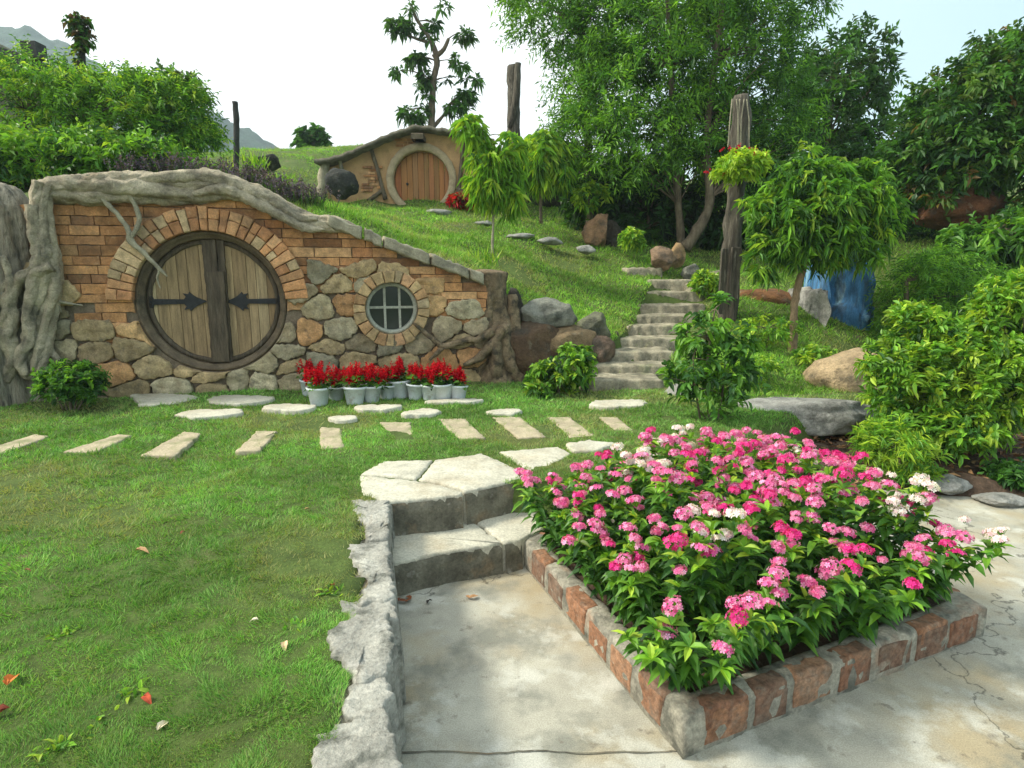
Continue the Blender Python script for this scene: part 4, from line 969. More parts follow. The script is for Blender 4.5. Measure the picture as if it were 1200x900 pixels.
# soil patch under the foreground shrub
mb = MB(); vs_ = []; fs = []; k = 40
for j in range(k+1):
    for i_ in range(k+1):
        s, t = i_/k*2-1, j/k*2-1; q = max(abs(s), abs(t)); x, y = 3.95+s*1.9, 5.0+t*.95; d = math.hypot(s, t)
        vs_.append((x+.1*noise.noise(Vector((y*3, 1, 0))), y+.12*noise.noise(Vector((x*3, 0, 0))), -.01+.16*max(0, 1-d*d)**.5+.05*noise.noise(Vector((x*6, y*6, 0)))-(.05 if q > .97 else 0)))
for j in range(k):
    for i_ in range(k): q = j*(k+1)+i_; fs.append((q, q+1, q+k+2, q+k+1))
mb.add(vs_, fs); o = mb.build('soil_bed', M['soil'], None, True, origin=(3.95, 5, 0)); tag(o, 'soil and leaf litter under the bright green foreground shrub', kind='structure')
#==PART4==
# ------------------------------------------------------------------ vegetation
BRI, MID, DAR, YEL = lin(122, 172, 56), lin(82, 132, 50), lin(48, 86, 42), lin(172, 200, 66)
def vec(a): return np.array(a, float)
def blob_pts(blobs, n):
    vol = np.array([b[2]*b[3]*b[4]**2 for b in blobs]); pr_ = vol/vol.sum(); idx = RNG.choice(len(blobs), n, p=pr_); out = []; ctr = []
    for i_ in idx:
        px, py, rx, ry, Y = blobs[i_][:5]; c = at(px, py, Y); k = Y/FPX; d = rdir(1)[0]; rr = RNG.uniform(.35, 1.)**.5
        dep = blobs[i_][5] if len(blobs[i_]) > 5 else (rx*.8+ry*.2)*k
        out.append((c.x+d[0]*rr*rx*k, c.y+d[1]*rr*dep, c.z+d[2]*rr*ry*k)); ctr.append((c.x, c.y, c.z-ry*k*.3))
    return np.array(out), np.array(ctr)
def plant(name, lb, cat, trunk, tr, blobs, clumps, twigs, per, L, W, droop, cols, w=None, tl=.3, up=.2, mat_='leaf', bark='bark', limbs=24, limb_r=.02, detail=False, group=None, flow=None, side=.9, outw=.8, stems=None, root_z=None):
    """trunk: world points, blobs: (px, py, rx, ry, Y)"""
    base = Vector(trunk[0]); root = empty(name, base, lb, cat, group)
    mb = MB(); tube(mb, trunk, tr, 10, .25, base.x, .06, rep=5)
    for s_, sr in (stems or []): tube(mb, s_, sr, 7, .25, base.y, .05, rep=4)
    T, Cn = blob_pts(blobs, clumps)
    tp = [Vector(p) for p in trunk]
    for s_, sr in (stems or []): tp += [Vector(p) for p in s_[1:]]
    for i_ in range(min(limbs, clumps)):
        e_ = Vector(T[i_]); cand = [p for p in tp if p.z < e_.z+.1] or tp[-2:]
        a = min(cand, key=lambda p: (p-e_).length+.5*max(0, e_.z-p.z)*.3); l = (e_-a).length
        m1 = a.lerp(e_, .4)+Vector((0, 0, l*.10)); m2 = a.lerp(e_, .75)+Vector((0, 0, l*.08))
        tube(mb, [a, m1, m2, e_], [limb_r, limb_r*.7, limb_r*.45, limb_r*.2], 5, .2, i_, rep=2, caps=False)
    nm = 'stems' if cat in ('shrub', 'plant') else 'trunk'
    mb.build(nm, M[bark], root, True)
    Tt = np.repeat(T, twigs, 0); oc = nrm(Tt-np.repeat(Cn, twigs, 0)); Dt = nrm(rdir(len(Tt))+oc*outw+vec([0, 0, up]))
    vfc = sprays(Tt, Dt, RNG.uniform(.5, 1.1, len(Tt))*tl, per, L, W, droop, cols, w, detail, side)
    npmesh('crown' if nm == 'trunk' else 'foliage', *vfc, M[mat_], root, tuple(base))
    return root
def trunkpts(lst, Y): return [at(x, y, Y if not isinstance(Y, (list, tuple)) else Y[i_]) for i_, (x, y) in enumerate(lst)]
NARROW = dict(L=.125, W=.034, droop=.22)
# big trees in the middle
plant('willowy_tree', 'airy tall tree with narrow leaves against the white sky, left tree of the central grove', 'tree', trunkpts([(692, 270), (690, 200), (686, 120), (680, 40), (676, -40)], 12.5), [.09, .08, .07, .06, .03],
      [(645, 22, 44, 30, 12.5), (700, 100, 50, 44, 12.3), (690, 165, 46, 34, 12.2), (640, -5, 40, 24, 12.5), (720, 40, 50, 44, 12.3), (664, 172, 26, 14, 12.2)], 440, 4, 11, cols=[BRI, MID, DAR], w=[.45, .4, .15], tl=.5, limbs=60, limb_r=.018, **NARROW)
plant('willowy_tree', 'tall bright green tree with a thin straight trunk in the middle of the central grove', 'tree', trunkpts([(799, 292), (795, 240), (790, 160), (786, 80), (780, -30)], 11.8), [.08, .07, .06, .05, .03],
      [(785, 30, 90, 50, 12), (760, 110, 80, 52, 11.8), (740, 170, 60, 38, 11.6), (820, 150, 50, 45, 11.8), (800, -30, 120, 30, 12)], 720, 4, 11, cols=[BRI, MID, DAR], w=[.5, .35, .15], tl=.45, limbs=70, limb_r=.016, **NARROW)
plant('willowy_tree', 'tall tree with a forked leaning trunk behind the weathered post', 'tree', trunkpts([(803, 292), (822, 262), (832, 232), (828, 160), (838, 70), (850, -20)], 11.4), [.11, .09, .08, .06, .05, .03],
      [(860, 70, 70, 60, 12), (890, 130, 60, 50, 12), (880, 5, 80, 40, 12.3), (850, 170, 50, 40, 12), (905, 190, 45, 45, 11.5)], 620, 4, 11, cols=[BRI, MID, DAR], w=[.25, .45, .3], tl=.45, limbs=60, limb_r=.018, **NARROW)
plant('round_leaved_tree', 'dark green tree against the blue sky behind the round drooping tree', 'tree', trunkpts([(965, 260), (968, 180), (975, 100), (985, 60)], 15.5), [.14, .12, .09, .05],
      [(990, 82, 45, 42, 15.5), (965, 120, 50, 45, 15.5), (1000, 130, 38, 40, 15.5), (950, 160, 60, 60, 15), (1010, 75, 24, 30, 15.5), (1005, 190, 40, 40, 15)], 300, 4, 8, L=.2, W=.08, droop=.2, cols=[MID, DAR, lin(60, 84, 46)], tl=.45, limbs=50, limb_r=.025)
# dark understory
US = [((742, 222, 46, 34, 13.2), 'dark shrub under the left tree of the grove, behind the tall reddish rock'), ((700, 232, 34, 26, 13.), 'dark leafy shrub growing just above the tall reddish rock'),
      ((800, 215, 50, 50, 13.4), 'dark shrub behind the two thin grove trunks'), ((855, 250, 44, 50, 12.4), 'dark shrub close behind the weathered post'), ((905, 250, 50, 70, 12.6), 'dark shrub between the weathered post and the round drooping tree'),
      ((1040, 235, 48, 60, 12.5), 'dark shrub right behind the round drooping tree'), ((760, 250, 55, 30, 12.8), 'low dark shrub above the top of the stairs'), ((1088, 300, 44, 40, 11.), 'dark shrub below the brown leaf-covered rock mass'),
      ((990, 300, 60, 50, 11.5), 'dark shrub behind the blue waterfall rock'), ((650, 196, 40, 22, 15.5), 'dark shrub on the skyline behind the pale-leaved sapling'), ((1000, 215, 60, 40, 14), 'dark shrub on the skyline behind the top of the round drooping tree')]
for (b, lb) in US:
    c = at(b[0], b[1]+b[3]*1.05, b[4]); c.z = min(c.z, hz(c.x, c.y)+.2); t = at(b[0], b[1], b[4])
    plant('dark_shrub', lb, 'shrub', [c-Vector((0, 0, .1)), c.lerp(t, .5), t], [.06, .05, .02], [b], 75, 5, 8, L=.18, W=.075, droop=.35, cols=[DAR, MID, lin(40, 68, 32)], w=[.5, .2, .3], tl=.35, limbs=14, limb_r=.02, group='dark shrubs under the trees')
# big broad leaved tree on the right
plant('broad_leaved_tree', 'big broad-leaved dark tree filling the upper right corner', 'tree', trunkpts([(1165, 330), (1160, 260), (1165, 200), (1180, 150)], 10.6), [.24, .2, .15, .08],
      [(1128, 150, 66, 62, 10.2), (1185, 115, 70, 68, 10.2), (1095, 195, 46, 46, 10.1), (1205, 200, 60, 60, 9.8), (1150, 185, 60, 34, 10), (1225, 80, 60, 50, 10.2), (1085, 160, 20, 30, 10.2), (1068, 190, 16, 28, 10.4)], 800, 4, 9, L=.135, W=.058, droop=.35,
      cols=[MID, DAR, lin(96, 124, 50), lin(120, 96, 50)], w=[.42, .36, .19, .03], tl=.32, limbs=50, limb_r=.03)
# round tree with drooping leaves
plant('round_tree', 'small round-crowned tree with drooping yellow-green leaves and a slim pale trunk', 'tree', trunkpts([(929, 420), (930, 385), (932, 350), (940, 318), (955, 280)], 7.5), [.055, .045, .045, .04, .03],
      [(955, 235, 54, 42, 7.5), (1005, 245, 34, 36, 7.5), (918, 262, 28, 34, 7.4), (950, 285, 42, 24, 7.4), (985, 205, 36, 16, 7.6), (930, 215, 26, 22, 7.5), (896, 296, 12, 22, 7.4), (960, 262, 56, 42, 7.5), (940, 186, 14, 9, 7.5), (1016, 204, 16, 9, 7.5), (1036, 250, 14, 22, 7.5), (884, 250, 8, 14, 7.4), (1010, 292, 18, 14, 7.4)], 600, 4, 9, L=.125, W=.03, droop=.6,
      cols=[BRI, MID, DAR, YEL], w=[.34, .36, .2, .10], tl=.16, up=.1, bark='barkpale', limbs=30, limb_r=.018, outw=1.1)
# saplings on the slope
plant('drooping_sapling', 'slender sapling with long drooping bright green leaves on the grass slope before the far house', 'tree', trunkpts([(578, 312), (577, 285), (578, 255), (574, 210), (568, 160)], 9.3), [.022, .02, .018, .016, .01],
      [(558, 158, 12, 20, 9.3), (578, 200, 20, 34, 9.3), (598, 180, 12, 22, 9.3), (566, 195, 14, 34, 9.3), (596, 225, 12, 20, 9.3), (546, 148, 6, 10, 9.3)], 110, 4, 8, L=.17, W=.034, droop=.8, cols=[YEL, BRI, MID], w=[.3, .5, .2], tl=.14, up=-.1, bark='coping', limbs=14, limb_r=.01)
plant('pale_sapling', 'pale green sapling with drooping leaves under the split timber post', 'tree', trunkpts([(634, 262), (634, 215), (636, 180)], 11.8), [.03, .03, .02],
      [(634, 176, 22, 18, 11.8), (654, 190, 16, 16, 11.8), (616, 192, 12, 12, 11.8), (640, 196, 20, 12, 11.8)], 110, 4, 8, L=.22, W=.045, droop=.8, cols=[BRI, YEL, MID], tl=.18, up=-.4, limbs=8, limb_r=.012)
# thin tree behind the far house
bl = [(480, 6, 7, 6), (520, 10, 13, 6), (472, 32, 12, 9), (508, 26, 8, 6), (545, 40, 12, 7), (540, 28, 6, 4), (500, 42, 8, 6), (488, 70, 10, 7), (470, 82, 12, 8), (540, 72, 12, 6), (552, 92, 11, 8), (520, 92, 8, 6), (486, 104, 12, 8), (478, 132, 14, 10), (505, 108, 8, 6),
      (548, 112, 12, 9), (535, 124, 12, 8), (494, 132, 8, 8), (500, 90, 8, 6), (463, 28, 6, 8), (485, 140, 10, 8)]
plant('tall_thin_tree', 'tall thin tree with sparse starry leaf clusters standing behind the far house', 'tree', trunkpts([(507, 175), (506, 130), (508, 95), (512, 72), (505, 48), (490, 25), (482, 5)], 18), [.12, .10, .09, .08, .06, .04, .02],
      [(b[0], b[1], b[2]*.6, b[3]*.5, 18) for b in bl], 100, 4, 6, L=.24, W=.07, droop=.45, cols=[MID, DAR, lin(70, 100, 50)], tl=.2, up=-.1, limbs=50, limb_r=.018,
      stems=[([at(508, 68, 18), at(520, 58, 18), at(526, 45, 18)], [.08, .06, .04]), ([at(503, 50, 18), at(490, 46, 18), at(474, 40, 18)], [.05, .04, .02]), ([at(507, 150, 18), at(520, 135, 18), at(526, 122, 18)], [.06, .04, .02])])
plant('tiny_tree', 'tiny round tree far away on the grass skyline', 'tree', trunkpts([(366, 184), (365, 172), (366, 160)], 24), [.1, .08, .04], [(365, 161, 12, 9, 24), (357, 171, 8, 4, 24), (374, 168, 7, 6, 24)], 34, 4, 7, L=.32, W=.13, droop=.3, cols=[DAR, MID], tl=.25, limbs=8, limb_r=.03)
# bushes behind the mound on the left
LB = [([(30, 130, 60, 46, 8.6), (-10, 150, 50, 50, 8.6), (60, 100, 40, 28, 8.8)], 'feathery bright green bush at the far left above the giant tree'), ([(105, 140, 58, 46, 8.6), (85, 110, 40, 26, 8.8)], 'feathery bush behind the left half of the log beam'),
      ([(170, 145, 52, 42, 9.), (150, 112, 40, 20, 9.3)], 'feathery bush behind the mound above the round door'), ([(205, 130, 32, 30, 9.3), (225, 160, 22, 18, 9.2)], 'rightmost feathery bush of the left thicket, beside the mountain view'), ([(40, 190, 66, 26, 7.6), (-20, 200, 40, 30, 7.4)], 'low leafy bush right above the giant tree'), ([(140, 188, 66, 20, 7.9)], 'low leafy bush between the log beam and the feathery bushes')]
for bs, lb in LB:
    b = bs[0]; c = at(b[0], b[1]+b[3]*1.6, b[4]); c.z = min(c.z, hz(c.x, c.y)); t = at(b[0], b[1], b[4])
    low = b[1] > 180
    plant('feathery_bush', lb, 'shrub', [c-Vector((0, 0, .1)), c.lerp(t, .5), t], [.05, .04, .02], bs, 130, 5, 12, L=.085 if not low else .1, W=.026 if not low else .04, droop=.3, cols=[BRI, MID, YEL, DAR], w=[.36, .36, .10, .18], tl=.34, limbs=26, limb_r=.014, group='bushes behind the nearer house')
plant('feathery_bush', 'dark-leaved twiggy bush poking out on top of the left thicket', 'shrub', [at(190, 170, 9.6), at(195, 130, 9.6), at(200, 100, 9.6)], [.04, .03, .02], [(195, 98, 30, 10, 9.6), (222, 112, 14, 14, 9.6)], 46, 4, 7, L=.12, W=.04, droop=.3, cols=[DAR, lin(80, 76, 60), MID], tl=.22, limbs=16, limb_r=.012, group='bushes behind the nearer house')
plant('vine_post', 'thin post wrapped in a leafy climber rising above the left thicket', 'post', trunkpts([(98, 130), (97, 80), (96, 25)], 10.5), [.05, .05, .04], [(97, 60, 6, 30, 10.5, .1), (92, 26, 9, 6, 10.5, .1), (98, 42, 8, 10, 10.5, .1)], 50, 3, 6, L=.1, W=.055, droop=.4, cols=[DAR, MID, lin(90, 70, 50)], tl=.1, limbs=4, limb_r=.01, bark='dark')
# right hand side shrubs
plant('leafy_shrub', 'glossy leafy shrub under the brown rock mass at the right edge', 'shrub', [at(1160, 335, 8.9), at(1160, 300, 8.9), at(1165, 270, 8.9)], [.05, .04, .02], [(1172, 285, 44, 24, 8.9), (1128, 294, 26, 18, 8.9), (1215, 270, 40, 30, 8.9), (1170, 310, 60, 24, 8.8)], 150, 4, 8, L=.17, W=.06, droop=.5, cols=[BRI, MID, DAR], w=[.3, .45, .25], tl=.25, limbs=16)
plant('fine_leaved_shrub', 'fine-leaved grassy shrub right of the blue waterfall rock', 'shrub', [at(1060, 400, 7.9), at(1062, 360, 7.9), at(1062, 330, 7.9)], [.04, .03, .02], [(1078, 345, 40, 48, 7.9), (1104, 330, 44, 34, 8), (1056, 390, 20, 22, 7.8), (1130, 350, 40, 30, 8), (1175, 345, 40, 20, 8.2)], 330, 5, 10, L=.085, W=.014, droop=.4, cols=[MID, BRI, DAR], w=[.45, .35, .2], tl=.26, limbs=30, limb_r=.008)
fb = at(1132, 556, 4.75)
plant('yellow_green_shrub', 'big yellow-green shrub with glossy leaves growing beside the concrete path at the right edge', 'shrub', [fb, at(1128, 500, 4.8), at(1125, 450, 4.8)], [.03, .024, .014],
      [(1120, 430, 66, 44, 4.9), (1065, 455, 42, 44, 4.8), (1180, 385, 42, 44, 5.), (1185, 450, 48, 52, 4.7), (1110, 500, 60, 30, 4.7), (1060, 515, 34, 22, 4.6), (1040, 425, 22, 24, 4.9), (1075, 385, 26, 24, 5), (1190, 350, 30, 26, 5), (1140, 470, 60, 50, 4.9)], 620, 5, 9, L=.075, W=.028, droop=.2,
      cols=[BRI, YEL, MID, DAR], w=[.42, .22, .26, .10], tl=.13, up=.5, limbs=90, limb_r=.008, detail=True, stems=[([fb+Vector((dx, dy, 0)), at(x1, 505, 4.75), at(x2, 450, 4.85)], [.02, .015, .008]) for dx, dy, x1, x2 in [(-.06, 0, 1095, 1065), (.06, .02, 1160, 1185), (.02, -.05, 1115, 1090), (.1, .0, 1180, 1200), (-.1, .03, 1110, 1110), (.0, .06, 1145, 1160)]])
plant('grassy_shrub', 'low light green narrow-leaved plant left of the yellow-green shrub behind the flowers', 'plant', [at(1055, 562, 4.3), at(1055, 545, 4.3), at(1052, 530, 4.3)], [.015, .01, .006], [(1050, 530, 30, 30, 4.35), (1075, 545, 24, 18, 4.3), (1030, 512, 20, 14, 4.5)], 80, 5, 9, L=.08, W=.013, droop=.3, cols=[BRI, MID, YEL], tl=.12, limbs=12, limb_r=.004)
plant('low_groundcover', 'low dark leafy plant in the litter under the right end of the foreground shrub', 'plant', [at(1185, 575, 4.3), at(1185, 565, 4.3), at(1185, 555, 4.3)], [.01, .01, .006], [(1190, 560, 34, 16, 4.3)], 40, 5, 7, L=.08, W=.035, droop=.4, cols=[DAR, MID], tl=.1, limbs=8, limb_r=.004)
# climbing shrub in front of the stairs
cb = at(833, 500, 5.0)
plant('climbing_shrub', 'loose dark green climbing shrub standing between the stairs and the flower bed', 'shrub', [cb, at(828, 450, 5.05), at(832, 400, 5.1), at(838, 362, 5.1)], [.014, .012, .01, .005],
      [(835, 470, 38, 32, 5.0), (818, 425, 30, 28, 5.05), (852, 430, 30, 30, 5.1), (826, 392, 24, 20, 5.1), (840, 365, 14, 14, 5.1), (860, 402, 16, 16, 5.1), (795, 440, 14, 18, 5)], 84, 3, 7, L=.085, W=.042, droop=.45, cols=[MID, DAR, BRI], w=[.45, .3, .25], tl=.14, limbs=40, limb_r=.006, detail=True,
      stems=[([cb+Vector((.05, 0, 0)), at(848, 450, 5.05), at(850, 410, 5.1)], [.01, .008, .004]), ([cb+Vector((-.08, 0, 0)), at(815, 455, 5), at(812, 420, 5)], [.01, .008, .004])])
plant('small_shrub', 'small glossy-leaved shrub at the foot of the stone stairs', 'shrub', [at(655, 472, 6.15), at(655, 450, 6.15), at(660, 430, 6.2)], [.015, .012, .006], [(645, 450, 28, 18, 6.15), (668, 428, 24, 20, 6.25), (640, 438, 18, 14, 6.2), (684, 420, 12, 12, 6.3)], 80, 4, 7, L=.09, W=.04, droop=.35, cols=[MID, BRI, YEL, DAR], w=[.35, .3, .15, .2], tl=.1, limbs=24, limb_r=.006, detail=True)
plant('small_bush', 'small round leafy bush on the lawn in front of the giant tree', 'shrub', [at(83, 481, 5.45), at(83, 465, 5.45), at(84, 450, 5.45)], [.015, .012, .006], [(84, 447, 32, 18, 5.45), (66, 452, 16, 14, 5.4), (100, 452, 14, 14, 5.5)], 100, 4, 8, L=.055, W=.028, droop=.2, cols=[MID, DAR, BRI], w=[.45, .3, .25], tl=.1, up=.5, limbs=40, limb_r=.006, detail=True,
      stems=[([at(83+k*4, 481, 5.45), at(83+k*8, 465, 5.45), at(84+k*11, 450, 5.45)], [.008, .007, .003]) for k in (-2, -1, 1, 2)])
for px, py, Y, rx, ry, lb in [(690, 228, 11.9, 20, 12, 'pale leafy plant on top of the tall reddish tan rock'), (742, 278, 10.9, 12, 8, 'small bright weed above the brown rock at the top of the stairs'), (880, 430, 6.5, 30, 12, 'low leafy weeds on the slope right of the climbing shrub'), (900, 385, 7.6, 34, 14, 'leafy weeds on the slope around the slim pale trunk'),
                          (828, 330, 9.4, 14, 10, 'little weed beside the top steps and the post'), (955, 420, 7.1, 20, 12, 'leafy weeds between the slim pale trunk and the big rounded boulder'), (545, 234, 13.3, 18, 5, 'low plants with red flowers at the right of the far burrow door')]:
    red = 'red flowers' in lb
    plant('weed', lb, 'plant', [at(px, py+ry, Y), at(px, py+ry*.5, Y), at(px, py, Y)], [.01, .008, .004], [(px, py, rx, ry, Y)], 46 if not red else 60, 3, 6, L=.07*Y/7, W=.03*Y/7, droop=.35, cols=[BRI, MID, YEL] if not red else [lin(190, 30, 40), lin(150, 30, 40), MID], tl=.1, limbs=10, limb_r=.005)
# plant tied on the post
pp = plant('hanging_plant', 'yellow-green plant with red flowers fixed to the weathered post', 'plant', [at(862, 205, 8.4), at(862, 195, 8.35), at(864, 188, 8.3)], [.03, .03, .02], [(868, 192, 24, 12, 8.25), (848, 202, 12, 8, 8.3), (885, 194, 12, 10, 8.3)], 90, 4, 7, L=.085, W=.035, droop=.3, cols=[YEL, BRI], w=[.7, .3], tl=.12, limbs=20, limb_r=.006)
def petalcluster(P, n, rad, size, cols):
    c = np.repeat(P, n, 0)+RNG.normal(0, rad, (len(P)*n, 3)); d = rdir(len(c), .3); return leaves(c, d, size, size*.8, .1, pal(cols, len(c)))
pts_ = np.array([tuple(at(x, y, 8.15)) for x, y in [(846, 175), (855, 174), (862, 176), (880, 175), (884, 178), (829, 201), (850, 203), (897, 181), (866, 172)]])
npmesh('flower', *petalcluster(pts_, 9, .016, .03, [lin(200, 30, 60), lin(170, 20, 50)]), M['petal'], pp, tuple(pp.location))
# lavender and tufts on the mound
def spikes(name, lb, cat, cx, cy, Y, rpx, h, n, tip, cols, group=None, wd=.012, lean=.25):
    c = at(cx, cy, Y); root = empty(name, c, lb, cat, group); k = rpx*Y/FPX
    P = np.stack([c.x+RNG.normal(0, k*.5, n), c.y+RNG.normal(0, .12, n), np.full(n, c.z)-.05], 1); D = nrm(np.stack([RNG.normal(0, lean, n), RNG.normal(0, lean, n), np.ones(n)], 1)); H = RNG.uniform(.6, 1.1, n)*h
    npmesh('foliage', *leaves(P, D, H*.9, wd, .12, pal(cols, n)), M['leaf'], root, tuple(c))
    if tip is not None:
        m = 7; T = np.repeat(P+D*(H*.5)[:, None], m, 0)+np.repeat(D*(H*.45)[:, None], m, 0)*np.tile(np.linspace(0, 1, m), n)[:, None]
        npmesh('blossom', *leaves(T, rdir(len(T), .6), .035, .022, 0, pal(tip, len(T))), M['petal'], root, tuple(c))
    return root
LV = [lin(96, 86, 104), lin(120, 104, 128), lin(74, 76, 70)]
for q, (x, y, Y, lb) in enumerate([(158, 202, 7.3, 'grey-purple lavender clump above the left side of the door arch'), (190, 204, 7.4, 'grey-purple lavender clump straight above the round door'), (213, 202, 7.4, 'lavender clump above the right side of the door arch'), (258, 206, 7.8, 'lavender clump behind the hump of the log beam'),
        (285, 212, 7.7, 'lavender clump just left of the dark angular slab'), (300, 216, 7.8, 'lavender clump below the dark angular slab'), (325, 222, 7.6, 'dense grey lavender clump where the log beam slopes down'), (345, 232, 7.6, 'big grey lavender clump at the right end of the lavender row'), (362, 236, 7.6, 'rightmost lavender clump next to the open grass slope')]):
    spikes('lavender', lb, 'plant', x, y+6, Y, 24, .30, 90, LV, [lin(84, 96, 66), lin(70, 82, 60), MID], 'lavender along the top of the mound')
for x, y, Y, r_, h, lb in [(225, 195, 8.3, 34, .3, 'pale yellow-green grass tuft behind the lavender'), (250, 192, 8.6, 26, .25, 'pale yellow-green grass tuft behind the hump of the log beam'), (392, 248, 8.3, 16, .26, 'bright spiky tuft at the top end of the coping'), (562, 306, 8.3, 20, .42, 'bright spiky grass plant just above the tree stump'), (300, 190, 8.6, 10, .34, 'broad-leaved green tuft beside the dark slab'), (330, 205, 8.4, 16, .2, 'low green tuft right of the dark angular slab')]:
    spikes('grass_tuft', lb, 'plant', x, y+4, Y, r_, h, 70, None, [YEL, BRI, MID], 'bright tufts on the mound', wd=.018, lean=.4)
spikes('grass_tuft', 'straggly green fringe along the foot of the bush thicket', 'plant', 120, 212, 7.2, 90, .2, 200, None, [BRI, MID], 'bright tufts on the mound', wd=.018, lean=.5)
# ------------------------------------------------------------------ pots of red flowers
POTS = [(363, 462), (374, 474), (394, 468), (416, 473), (435, 470), (453, 466), (470, 465), (487, 467), (504, 468), (520, 468), (537, 468)]
ORD = ['leftmost', 'second from left', 'third from left', 'fourth from left', 'fifth from left', 'middle (sixth)', 'fifth from right', 'fourth from right', 'third from right', 'second from right', 'rightmost']
RED = [lin(190, 14, 34), lin(160, 10, 30), lin(215, 30, 50)]
def pot_variant(v):
    root = empty('potted_salvia', (0, 0, 0)); mb = MB(); n = 28
    prof = [(.0, .0), (.062, .0), (.066, .01), (.088, .13), (.096, .132), (.099, .15), (.092, .152), (.086, .13), (0, .125)]
    vs_ = []; fs = []
    for k in range(n):
        a = 2*math.pi*k/n
        for r_, z in prof: vs_.append((r_*math.cos(a), r_*math.sin(a), z))
    m = len(prof)
    for k in range(n):
        for j in range(m-1): fs.append((k*m+j, ((k+1) % n)*m+j, ((k+1) % n)*m+j+1, k*m+j+1))
    mb.add(vs_, fs); mb.build('pot', M['pot'], root, True)
    P = np.stack([RNG.normal(0, .035, 70), RNG.normal(0, .035, 70), RNG.uniform(.12, .24, 70)], 1); D = nrm(np.stack([RNG.normal(0, 1, 70), RNG.normal(0, 1, 70), RNG.uniform(0, .8, 70)], 1))
    npmesh('foliage', *leaves(P, D, .075, .04, .4, pal([MID, BRI, DAR], 70), True), M['leaf'], root)
    S = 24; a = RNG.uniform(0, 6.28, S); rr = RNG.uniform(0, .105, S); B = np.stack([rr*np.cos(a), rr*np.sin(a), RNG.uniform(.18, .25, S)], 1); H = RNG.uniform(.07, .12, S)
    Dd = nrm(np.stack([rr*np.cos(a)*3, rr*np.sin(a)*3, np.ones(S)], 1)); m = 26; t = np.tile(np.linspace(0, 1, m), S)[:, None]
    T = np.repeat(B, m, 0)+np.repeat(Dd*H[:, None], m, 0)*t; L = (.042-.022*t[:, 0])
    npmesh('blossom', *leaves(T, rdir(len(T), .5), L, L*.5, .1, pal(RED, len(T))), M['petal'], root)
    return root
def copytree(o, par=None):
    c = o.copy(); COL.objects.link(c); c.parent = par
    for ch in list(o.children): copytree(ch, c)
    return c
var_ = [pot_variant(v) for v in range(4)]; used = set()
for q, (x, y) in enumerate(POTS):
    c = G(x, y, LAWN+.004); v = q % 4; o = var_[v] if v not in used else copytree(var_[v]); used.add(v)
    s = 1.1+.12*math.sin(q*2.3); o.location = (c.x, c.y, LAWN-.005); o.rotation_euler = (.07*math.sin(q*3), .07*math.cos(q*5), q*1.3); o.scale = (s, s, s)
    tag(o, ORD[q]+' white pot of red salvia in the row by the wall', 'potted plant', 'white pots of red salvia')
# ------------------------------------------------------------------ pentas in the planter
def head_mesh(cols, rad, seed):
    n = 34; P = []; Nn = []
    for k in range(n):
        zz = 1-(k+.5)/n*.95; a = k*2.39996; s = math.sqrt(1-zz*zz); d = np.array([s*math.cos(a), s*math.sin(a), zz*.45]); P.append(d*rad); Nn.append(nrm(np.array([s*math.cos(a), s*math.sin(a), zz*.9])))
    P = np.array(P)+RNG.normal(0, rad*.11, (n, 3)); Nn = nrm(np.array(Nn)+RNG.normal(0, .15, (n, 3)))
    A = nrm(np.cross(Nn, rdir(n))); B = np.cross(Nn, A); Ps = []; Ds = []; Us = []
    tints = pal(cols, n, None, .14)
    Cs = []
    for j in range(5):
        th = j*2*math.pi/5; Ds.append(A*math.cos(th)+B*math.sin(th)+Nn*.15); Ps.append(P); Cs.append(tints*(1 if j else 1))
    P5 = np.vstack(Ps); D5 = np.vstack(Ds); C5 = np.vstack(Cs); N5 = np.vstack([Nn]*5)
    D5 = nrm(D5); S5 = nrm(np.cross(D5, N5)); L = .0098; W = .0062
    V = np.stack([P5, P5+D5*L*.6+S5*W/2, P5+D5*L, P5+D5*L*.6-S5*W/2], 1).reshape(-1, 3); b = np.arange(len(P5))[:, None]*4
    F = np.stack([b+[0, 1, 2], b+[0, 2, 3]], 1).reshape(-1, 3)
    # stalks and green calyx under the dome
    v2, f2_, c2_ = leaves(np.tile([0, 0, -rad*.9], (24, 1)), nrm(P[:24]+np.array([0, 0, rad*.9])), rad*1.5, .004, 0, pal([MID, BRI], 24))
    v, f, c = cat_vfc([(V, F, np.repeat(C5, 2, 0)), (v2, f2_, c2_)])
    o = npmesh('flower_head', v, f, c, M['petal']); me = o.data; bpy.data.objects.remove(o); return me
PINKS = {'deep pink': [lin(222, 56, 142), lin(204, 40, 124), lin(234, 96, 168)], 'mid pink': [lin(230, 120, 180), lin(242, 170, 208), lin(214, 84, 152)], 'white': [lin(238, 226, 230), lin(246, 244, 238), lin(232, 196, 214)]}
HM = {k: [head_mesh(v, r_, 1) for r_ in (.024, .029, .020)] for k, v in PINKS.items()}
WH = [G(785, 548, .68), G(750, 545, .66), G(800, 518, .68), G(838, 600, .66), G(925, 515, .68), G(1010, 555, .66), G(1045, 575, .64)]
def inpl(s, t): return PQ[0]*(1-s)*(1-t)+PQ[1]*s*(1-t)+PQ[2]*s*t+PQ[3]*(1-s)*t
r = random.Random(21); nG = 12; zone = lambda s, t: ('front edge' if t < .2 else 'left edge by the steps' if s < .2 else 'right edge by the path' if s > .8 else 'back edge' if t > .8 else 'middle')
